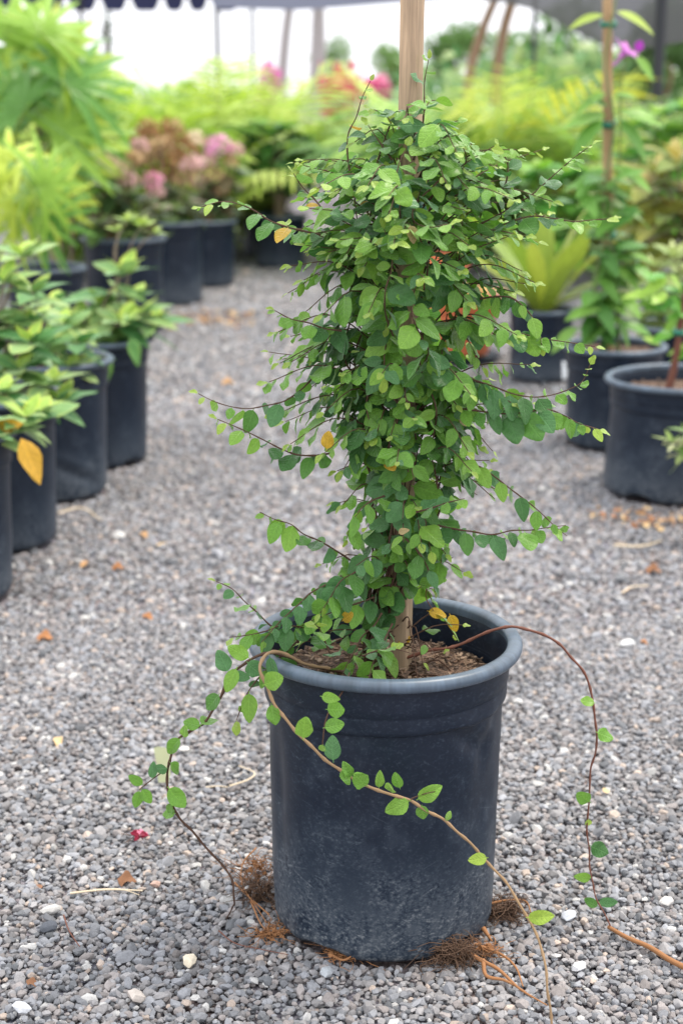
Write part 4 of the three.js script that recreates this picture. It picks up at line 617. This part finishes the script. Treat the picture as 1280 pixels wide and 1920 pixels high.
{ // leafy plants at the right edge
  const big = [leafGeo(broad(0.2, 0.9), { droop: 0.35, fold: 0.25, nl: 8, wave: 0.12 }), leafGeo(broad(0.17, 0.9), { droop: 0.2, fold: 0.35, nl: 8 })], olive = [lin(0.34, 0.38, 0.05), lin(0.42, 0.44, 0.07), lin(0.22, 0.32, 0.05), lin(0.5, 0.42, 0.1)];
  const pot = (label, p, o) => nurseryPot(label, p, { seg: 40, ...o }), e1 = V3(1.28, 0, -6.0), e2 = V3(1.12, 0, -5.15), e3 = V3(1.05, 0, -3.62);
  pot('black pot hidden behind the bamboo stake plants', e1, { seed: 57, mat: 1, H: 0.32 }); pot('black pot behind the wide pale-rimmed one', e2, { seed: 58, mat: 1, H: 0.3 });
  rosetteShrub('broad_leaf_shrub', 'shrub with big olive-yellow leaves right of the bamboo stake', V3(1.28, 0.27, -6.0), tips([[1235, 330], [1270, 300], [1290, 370], [1225, 420], [1260, 400], [1210, 350], [1310, 330], [1180, 390], [1290, 430]], 6.0), { seed: 73, palette: olive, len: 0.2, count: 7, below: 3, geos: big, most: 90, opt: { transmission: 0.42 } });
  const limeVar = [lin(0.3, 0.46, 0.12), lin(0.4, 0.52, 0.16), lin(0.24, 0.4, 0.08), lin(0.5, 0.6, 0.2)];
  rosetteShrub('lime_shrub', 'lime green spiky shrub between the staked pot and the picture edge', V3(1.12, 0.25, -5.15), tips([[1215, 560], [1250, 540], [1280, 520], [1235, 600], [1265, 590], [1200, 600], [1225, 500], [1260, 480], [1290, 560]], 5.15), { seed: 74, palette: limeVar, len: 0.11, count: 9, below: 3, geos: [leafGeo(broad(0.13), { droop: 0.3, fold: 0.3 }), leafGeo(broad(0.15), { droop: 0.15, fold: 0.3 })], most: 90, opt: { transmission: 0.4 } });
  const cr = thing('young_tree', 'young plant with a leaning brown stem and green tie in the wide pot', 'plant', [bigPot.x - 0.02, 0.26, bigPot.z + 0.03]), T = (px, py) => onPlane(px, py, 4.12).sub(cr.position);
  part('trunk', tube([T(1250, 735), T(1262, 690), T(1276, 600), T(1290, 520)], 0.011, 0.007, 7, 12), stemRed, cr); const tor = new THREE.TorusGeometry(0.012, 0.005, 6, 16); tor.scale(1, 1, 1.8); tor.rotateX(1.7); const q0 = T(1271, 622); tor.translate(q0.x, q0.y, q0.z); part('tie_tape', tor, tapeMat, cr);
  const r = rng(75), it = []; for (let i = 0; i < 26; i++) { const q = T(1255 + r.r(-25, 50), r.r(510, 655)); it.push({ m: frame(q, V3(r.n() - 0.3, r.r(-0.6, 0.5), r.n() * 0.5), V3(0, 1, 0.6), r.r(0.05, 0.09)), g: i % 3, c: i % 4, s: 1 }); } foliage(cr, it, shrubGeos, bright, 40, { transmission: 0.4 });
  rosetteShrub('sprig_shrub', 'shrub reaching in from the picture edge before the wide pot', V3(1.05, 0.2, -3.62), tips([[1258, 830, 0], [1275, 850, 0], [1290, 810, 0], [1330, 780, 0]], 3.7), { seed: 76, palette: [lin(0.2, 0.36, 0.08), lin(0.34, 0.46, 0.12), lin(0.5, 0.55, 0.26), lin(0.3, 0.46, 0.08)], len: 0.065, count: 8, below: 5, geos: [leafGeo(broad(0.15), { droop: 0.2, fold: 0.3 }), leafGeo(broad(0.12), { droop: 0.1, fold: 0.4 })], droopy: 0.6 });
  pot('black pot beyond the picture edge, its shrub leaning in', e3, { seed: 59, mat: 0, R: 0.16, rb: 0.13, H: 0.25 });
}

// ------------------------------------------------------------------ canopy, net, fence, trees
const steelDark = new THREE.MeshStandardMaterial({ color: lin(0.03, 0.032, 0.04), roughness: 0.5, metalness: 0.4 });
{
  const d = 16, k = (px, py) => onPlane(px, py, d), t = thing('shade_canopy', 'dark blue canopy with a scalloped valance above the palms', 'canopy', [k(150, 0).x, 0, -d]);
  const flap = new THREE.MeshPhysicalMaterial({ color: lin(0.012, 0.016, 0.06), roughness: 0.8, side: THREE.DoubleSide }), flapEdge = [-70, -14, 40, 84, 124, 186, 242, 304, 349, 392, 452];
  for (let i = 0; i < flapEdge.length - 1; i++) {
    const a = k(flapEdge[i], 0).x - t.position.x, b = k(flapEdge[i + 1], 0).x - t.position.x, y0 = k(0, 21).y, y1 = y0 + 0.14, g = (b - a) * 0.12, s = new THREE.Shape();
    s.moveTo(a + 0.01, y1 + 0.05); s.lineTo(a + 0.01, y1); s.quadraticCurveTo(a + g, y0 + 0.03, a + g + 0.04, y0); s.lineTo(b - g - 0.04, y0); s.quadraticCurveTo(b - g, y0 + 0.03, b - 0.01, y1); s.lineTo(b - 0.01, y1 + 0.05);
    part('flap', new THREE.ExtrudeGeometry(s, { depth: 0.006, bevelEnabled: false, curveSegments: 6 }), flap, t);
  }
  const yt = k(0, 21).y + 0.17, x0 = k(-200, 0).x - t.position.x, x1 = k(455, 0).x - t.position.x, band = new THREE.BoxGeometry(x1 - x0, 0.3, 0.012); band.translate((x0 + x1) / 2, yt + 0.15, -0.012); part('valance', band, flap, t);
  const rf = new THREE.BoxGeometry(x1 - x0, 0.012, 3.2); rf.rotateX(0.18); rf.translate((x0 + x1) / 2, yt + 0.58, -1.62); part('roof', rf, flap, t);
  for (const [px, dz] of [[152, 0.02], [440, -3.1]]) { const x = k(px, 0).x - t.position.x; part('pole', tube([V3(x, 0, dz), V3(x, 1, dz), V3(x, yt + 0.2, dz)], 0.022, 0.022, 8, 6), steelDark, t); }
}
{ // grey tarpaulin
  const d = 14, t = thing('tarpaulin', 'blue-grey tarpaulin roof edge along the top beside the canopy', 'tarpaulin', [onPlane(640, 0, d).x, 0, -d]), s = new THREE.Shape(), e = [[400, 14], [470, 17], [560, 19], [640, 14], [760, 4], [900, -4], [1010, -10]];
  const W = e.map((q) => onPlane(q[0], q[1], d)).map((p) => [p.x - t.position.x, p.y]); s.moveTo(W[0][0], 2.4); W.forEach((w) => s.lineTo(w[0], w[1])); s.lineTo(W[W.length - 1][0], 2.4);
  part('sheet', new THREE.ExtrudeGeometry(s, { depth: 0.01, bevelEnabled: false }), new THREE.MeshPhysicalMaterial({ color: lin(0.3, 0.32, 0.42), roughness: 0.95, transmission: 0.35, thickness: 0 }), t);
  for (const x of [W[0][0] + 0.02, W[W.length - 1][0] - 0.02]) part('pole', tube([V3(x, 0, -0.1), V3(x, 1, -0.1), V3(x, 2.4, -0.1)], 0.02, 0.02, 8, 4), steelDark, t);
}
{ // shade net on its frame, posts and wire fence
  const d = 9.5, t = thing('shade_net', 'dark shade net stretched above the bamboo stake', 'shade net', [onPlane(1180, 0, d).x, 0, -d]), s = new THREE.Shape(), e = [[880, -2], [940, 4], [1000, 18], [1060, 50], [1120, 82], [1200, 92], [1400, 60]], W = e.map((q) => onPlane(q[0], q[1], d)).map((p) => [p.x - t.position.x, p.y]);
  s.moveTo(W[0][0], 2.2); W.forEach((w) => s.lineTo(w[0], w[1])); s.lineTo(W[6][0], 2.2);
  part('net', new THREE.ExtrudeGeometry(s, { depth: 0.004, bevelEnabled: false }), new THREE.MeshPhysicalMaterial({ color: lin(0.36, 0.36, 0.38), roughness: 0.4, transmission: 0.9, thickness: 0, side: THREE.DoubleSide }), t);
  for (const px of [1234, 1420]) { const x = onPlane(px, 100, d - 0.3).x - t.position.x; part('post', tube([V3(x, 0, 0.3), V3(x, 1, 0.3), V3(x, 2.3, 0.3)], 0.032, 0.03, 8, 4), steelDark, t); }
  const f = thing('wire_fence', 'wire mesh fence behind the plants at the picture edge', 'fence', [onPlane(1250, 250, 8.2).x, 0, -8.2]), wire = new THREE.MeshStandardMaterial({ color: lin(0.22, 0.23, 0.23), roughness: 0.5, metalness: 0.5 });
  for (let i = 0; i < 12; i++) part('wire', tube([V3(-0.4 + i * 0.1, 0, 0), V3(-0.4 + i * 0.1, 0.5, 0), V3(-0.4 + i * 0.1, 1.0, 0)], 0.003, 0.003, 4, 3), wire, f);
  for (let i = 0; i < 7; i++) part('wire', tube([V3(-0.42, 0.1 + i * 0.14, 0.006), V3(0.2, 0.1 + i * 0.14, 0.006), V3(0.72, 0.1 + i * 0.14, 0.006)], 0.003, 0.003, 4, 3), wire, f);
}
const barkPale = new THREE.MeshStandardMaterial({ color: lin(0.42, 0.38, 0.38), roughness: 0.9 }), barkBrown = new THREE.MeshStandardMaterial({ color: lin(0.34, 0.22, 0.14), roughness: 0.95 });
function crownGeo(r, n, rx, ry, rz, size, lobes = 7) {
  const gs = [], L = []; for (let i = 0; i < lobes; i++) L.push([r.n() * rx * 0.6, r.n() * ry * 0.6, r.n() * rz * 0.6, r.r(0.35, 0.6)]);
  for (let i = 0; i < n; i++) { const l = L[i % lobes], d = V3(r.n(), r.n(), r.n()).normalize().multiplyScalar(Math.cbrt(r()) * l[3]), p = V3(l[0] + d.x * rx, l[1] + d.y * ry, l[2] + d.z * rz); gs.push(leafSmall.clone().applyMatrix4(frame(p, V3(r.n(), r.n() - 0.2, r.n()), V3(r.n(), 1, r.n()), size * r.r(0.7, 1.4)))); }
  return mergeGeometries(gs);
}
const leafSmall = leafGeo(broad(0.28), { nl: 2, nw: 1, droop: 0.2 });
function tree(name, label, px, py, d, w, h, col, seed, n, bark = barkBrown) {
  const c = onPlane(px, py, d), k = d / FPX, r = rng(seed), t = thing(name, label, 'tree', [c.x, 0, c.z]), y = c.y;
  part('trunk', tube([V3(), V3(r.n() * 0.05, y * 0.5, 0), V3(0, y, 0)], 0.06 * d / 30 + 0.02, 0.03, 7, 8), bark, t);
  for (let i = 0; i < 4; i++) part('limb', tube([V3(0, y * 0.6, 0), V3(r.n() * w * k * 0.3, y * 0.85, r.n() * w * k * 0.3), V3(r.n() * w * k * 0.7, y + h * k * 0.3, r.n() * w * k * 0.6)], 0.03, 0.012, 5, 6), bark, t);
  const g = crownGeo(r, n, w * k, h * k, w * k, Math.max(0.06, w * k * 0.14)); g.translate(0, y, 0); part('crown', g, leafMat(col, { ...PLAIN, transmission: 0.4 }), t);
}
tree('round_tree', 'small round tree behind the two pale trunks', 603, 118, 42, 52, 52, lin(0.14, 0.27, 0.06), 401, 1600, barkPale);
tree('leafy_tree', 'green tree right of the wooden stake top', 735, 140, 40, 62, 62, lin(0.14, 0.28, 0.05), 402, 1600);
tree('dark_tree', 'dark green tree behind the brown palm trunks', 845, 100, 32, 76, 58, lin(0.1, 0.22, 0.04), 403, 2200);
tree('lacy_tree', 'loose tree with bright gaps left of the bamboo stake', 1050, 105, 24, 130, 75, lin(0.12, 0.25, 0.06), 404, 1700);
tree('far_tree', 'yellow-green tree between the brown palm trunks and the lacy tree', 965, 125, 36, 60, 50, lin(0.2, 0.36, 0.07), 407, 1500);
tree('edge_tree', 'dim green tree behind the shade net post', 1235, 110, 17, 110, 140, lin(0.13, 0.27, 0.07), 405, 3600);
tree('hanging_tree', 'thin tree with sparse small leaves under the dark canopy', 200, 60, 22, 14, 62, lin(0.1, 0.14, 0.09), 406, 110, barkPale);
function trunk(label, pts, d, w0, w1, bark, seed) { // bare palm stem whose crown stands above the picture
  const P = pts.map((q) => onPlane(q[0], q[1], d)), b = V3(P[0].x, 0, P[0].z), t = thing('palm_tree', label, 'palm', b.toArray(), 'palm trunks beyond the yard'), r = rng(seed), k = d / FPX, L = P.map((p) => p.sub(b)), e = L[L.length - 1], up = e.clone().sub(L[L.length - 2]).normalize().multiplyScalar(1.4).add(e);
  part('trunk', tube([V3(), ...L, up], w0 * k / 2, w1 * k / 2, 9, 24), bark, t);
  const m = leafMat(lin(0.12, 0.22, 0.05), PLAIN);
  for (let i = 0; i < 12; i++) { const f = part('frond', feathers[i % 3], m, t); f.position.copy(up); f.rotation.set(r.n() * 0.3, i * 2.4, -0.9 - r() * 0.7, 'YXZ'); f.scale.setScalar(1.5); }
}
trunk('pale palm trunk leaning right, left one of the two', [[522, 230], [528, 150], [536, 60], [543, 10]], 27, 24, 14, barkPale, 501);
trunk('pale palm trunk with a swollen foot, right one of the two', [[592, 250], [594, 170], [596, 80], [597, 10]], 27, 40, 12, barkPale, 502);
trunk('brown palm trunk leaning right with dry leaf bases, thinner one', [[880, 140], [893, 90], [908, 45], [925, 5]], 15, 24, 9, barkBrown, 503);
trunk('brown palm trunk with dry leaf bases, nearer the lacy tree', [[932, 130], [938, 90], [948, 40], [958, 8]], 15, 24, 14, barkBrown, 504);
{ // low growth far behind, a mass of leaves
  const r = rng(600), gs = []; for (let i = 0; i < 11000; i++) { const x = r() < 0.6 ? r.r(0.7, 7) : r.r(-8, -1.6), z = -r.r(17, 24), h = (x > 0.8 ? 1.12 + sstep(0.8, 3, x) * 0.25 : 0.85) + fbm(x * 1.3, z, 2) * 0.6; gs.push(tinted(leafSmall.clone().applyMatrix4(frame(V3(x, r.r(0, h), z), V3(r.n(), r.n(), r.n()), V3(r.n(), 1, r.n()), r.r(0.12, 0.28))), varieg[Math.floor(r() * 4)])); }
  const m = finish(new THREE.Mesh(mergeGeometries(gs), leafMergedMat(PLAIN))); m.name = 'far_undergrowth'; m.userData = { kind: 'stuff', label: 'pale green undergrowth far behind the potted plants', category: 'undergrowth' }; scene.add(m);
}

// ------------------------------------------------------------------ small things on the gravel
const dryLeaf = (label, px, py, L, k, a, y = 0.004) => { const p = onGround(px, py, y), m = solo('dry_leaf', label, 'dry leaf', dryGeos[k % 3], litterMats[(k * 7 + px) % 4], [0, 0, 0], 'dry leaves scattered on the gravel'); m.applyMatrix4(frame(p, V3(Math.cos(a), 0.05, Math.sin(a)), V3(0.15, 1, 0.3), L)); };
[['pale tan curled leaf alone at the far left of the gravel', 70, 1192, 0.036, 2, 0.4], ['reddish dry leaf below the second shrub pot', 265, 998, 0.03, 0, 1], ['orange-brown dry leaf, rightmost of those below the shrub row', 292, 1022, 0.036, 1, 0.1], ['brown dry leaf left of the leaning tag, on bare gravel', 107, 1382, 0.028, 0, 1.3], ['small brown dry leaf below the reddish one', 210, 1062, 0.03, 2, 0.3], ['brown dry leaf farthest left below the shrub row', 165, 1052, 0.028, 0, 2], ['tan flat leaf beside the straw', 220, 1648, 0.028, 2, 0.2], ['pale bark-coloured leaf upright near the left edge', 75, 1658, 0.022, 1, 1.5], ['brown dry leaf level with the pot rim, left', 268, 1152, 0.03, 0, 0.7], ['orange dry leaf on the path left of the vine', 415, 716, 0.05, 2, 0.2], ['tan dry leaf right of the pot, far back', 1208, 1066, 0.04, 2, 0.5], ['orange dry leaf scrap right of the long runner', 1165, 1108, 0.03, 1, 0.6], ['orange scrap on the gravel between pot rim and runner', 1200, 1200, 0.018, 0, 0.9], ['small brown dry leaf at the bottom left corner', 50, 1838, 0.018, 0, 0.5], ['tiny tan leaf above the orange root', 1140, 1480, 0.026, 1, 2.2]].forEach((a) => dryLeaf(...a));
const strawMat = new THREE.MeshStandardMaterial({ color: lin(0.6, 0.5, 0.36), roughness: 0.9 });
const straw = (label, pts, r0, mat = strawMat) => { const P = pts.map((q) => onGround(q[0], q[1], q[2] ?? 0.006)), b = P[0].clone(); solo('straw', label, 'straw', tube(P.map((p) => p.sub(b)), r0, r0 * 0.6, 5, 12), mat, b.toArray(), 'straws and twigs lying on the gravel'); };
straw('long pale straw lying on the gravel left of the pot', [[132, 1675], [200, 1668], [268, 1670]], 0.0017); straw('thinner straw forming a narrow V with the long one', [[175, 1668], [225, 1667], [262, 1678]], 0.0009); straw('bent tan straw beside the pot wall', [[430, 1474], [465, 1462], [478, 1450], [448, 1436]], 0.0016); straw('short tan straw left of the bent one', [[386, 1476], [410, 1474], [428, 1476]], 0.0012);
straw('pale straw lying behind the pot at the right', [[1150, 1022, 0.008], [1200, 1024, 0.01], [1240, 1014, 0.008]], 0.0035); straw('pale stalk before the third shrub pot', [[110, 962, 0.01], [150, 952, 0.012], [190, 975, 0.008]], 0.003); straw('dark thin twig on the gravel, lower left', [[120, 1716], [130, 1745], [150, 1775]], 0.0012, stemRed); straw('tan straw on the gravel right of the long runner', [[1165, 1112], [1185, 1100], [1215, 1098]], 0.0025);
{ // pale tag standing in the gravel
  const s = new THREE.Shape(); s.moveTo(-0.0105, 0); s.lineTo(0.005, -0.001); s.lineTo(0.0095, 0.012); s.lineTo(0.0115, 0.05); s.lineTo(0.004, 0.053); s.lineTo(-0.006, 0.056); s.lineTo(-0.013, 0.0545); s.lineTo(-0.0115, 0.03); s.closePath();
  const p = onGround(310, 1466), m = solo('plant_tag', 'pale yellow-green torn tag standing in the gravel behind the runner', 'plant tag', new THREE.ExtrudeGeometry(s, { depth: 0.0007, bevelEnabled: false }), leafMat(lin(0.62, 0.66, 0.4), { map: leafMap, transmission: 0.2 }), p.toArray()); m.rotation.set(-0.35, 0.2, 0.1);
}
{ // fallen red blossom
  const p = onGround(262, 1566, 0.01), t = thing('fallen_blossom', 'fallen dark red blossom with a brown stalk on the gravel', 'blossom', p.toArray()), pm = petal(lin(0.2, 0.006, 0.03)), pp = petal(lin(0.7, 0.25, 0.36)), pg = leafGeo(broad(0.4, 0.6), { nl: 4, nw: 1, fold: 0.4, droop: 0.3, wave: 0.5 }), r = rng(9);
  for (let i = 0; i < 7; i++) { const m = part('petal', pg, i < 5 ? pm : pp, t); m.applyMatrix4(frame(V3(), V3(Math.cos(i * 0.95), r.r(0, 0.8), Math.sin(i * 0.95)), V3(0.2, 1, 0.6), 0.014)); }
  part('stalk', mergeGeometries([tube([V3(), V3(-0.012, 0.001, 0.002), V3(-0.026, 0.003, 0.001)], 0.001, 0.0007, 4, 5), tube([V3(-0.006, 0, 0), V3(-0.014, -0.003, 0.01), V3(-0.02, -0.004, 0.016)], 0.001, 0.0006, 4, 5)]), stemBrown, t);
}
{ // stones that catch the eye by size or paleness
  const r = rng(31), mk = (label, px, py, s, c) => { const m = solo('large_pebble', label, 'pebble', stoneGeo(r, 30, 1.2, 0.6, 0.85), new THREE.MeshStandardMaterial({ map: stoneMap, bumpMap: stoneMap, bumpScale: 0.001, roughness: 0.88, color: lin(...c) }), onGround(px, py, s * 0.3).toArray(), 'pebbles that stand out from the gravel'); m.scale.setScalar(s * 0.86); m.rotation.set(r.n() * 0.3, r() * 6, r.n() * 0.3); };
  mk('cream flat pebble left of the pot foot', 356, 1800, 0.013, [0.72, 0.64, 0.5]); mk('white pebble beside the standing tag', 346, 1405, 0.011, [0.78, 0.76, 0.72]); mk('pale angular pebble below the straw', 97, 1706, 0.014, [0.5, 0.49, 0.47]); mk('pink-tan pebble near the straw end', 292, 1658, 0.01, [0.5, 0.34, 0.28]); mk('bluish white pebble under the orange root', 1066, 1716, 0.013, [0.52, 0.55, 0.6]); mk('white pebble below the runner tip, lower right', 1085, 1812, 0.011, [0.6, 0.6, 0.62]); mk('dark pebble near the twig, lower left', 92, 1738, 0.013, [0.09, 0.1, 0.12]); mk('grey flat pebble at the pot front', 612, 1822, 0.012, [0.42, 0.45, 0.48]); mk('pale pebble at the bottom left corner', 40, 1888, 0.013, [0.62, 0.64, 0.68]); mk('white pebble at the right edge by the arching runner', 1176, 1206, 0.016, [0.78, 0.78, 0.78]); mk('pinkish pebble at the bottom edge, right of the pot', 1248, 1690, 0.011, [0.62, 0.6, 0.58]); mk('tan pebble at the bottom left', 256, 1868, 0.014, [0.5, 0.45, 0.41]);
}
layGravel();
renderer.render(scene, camera);
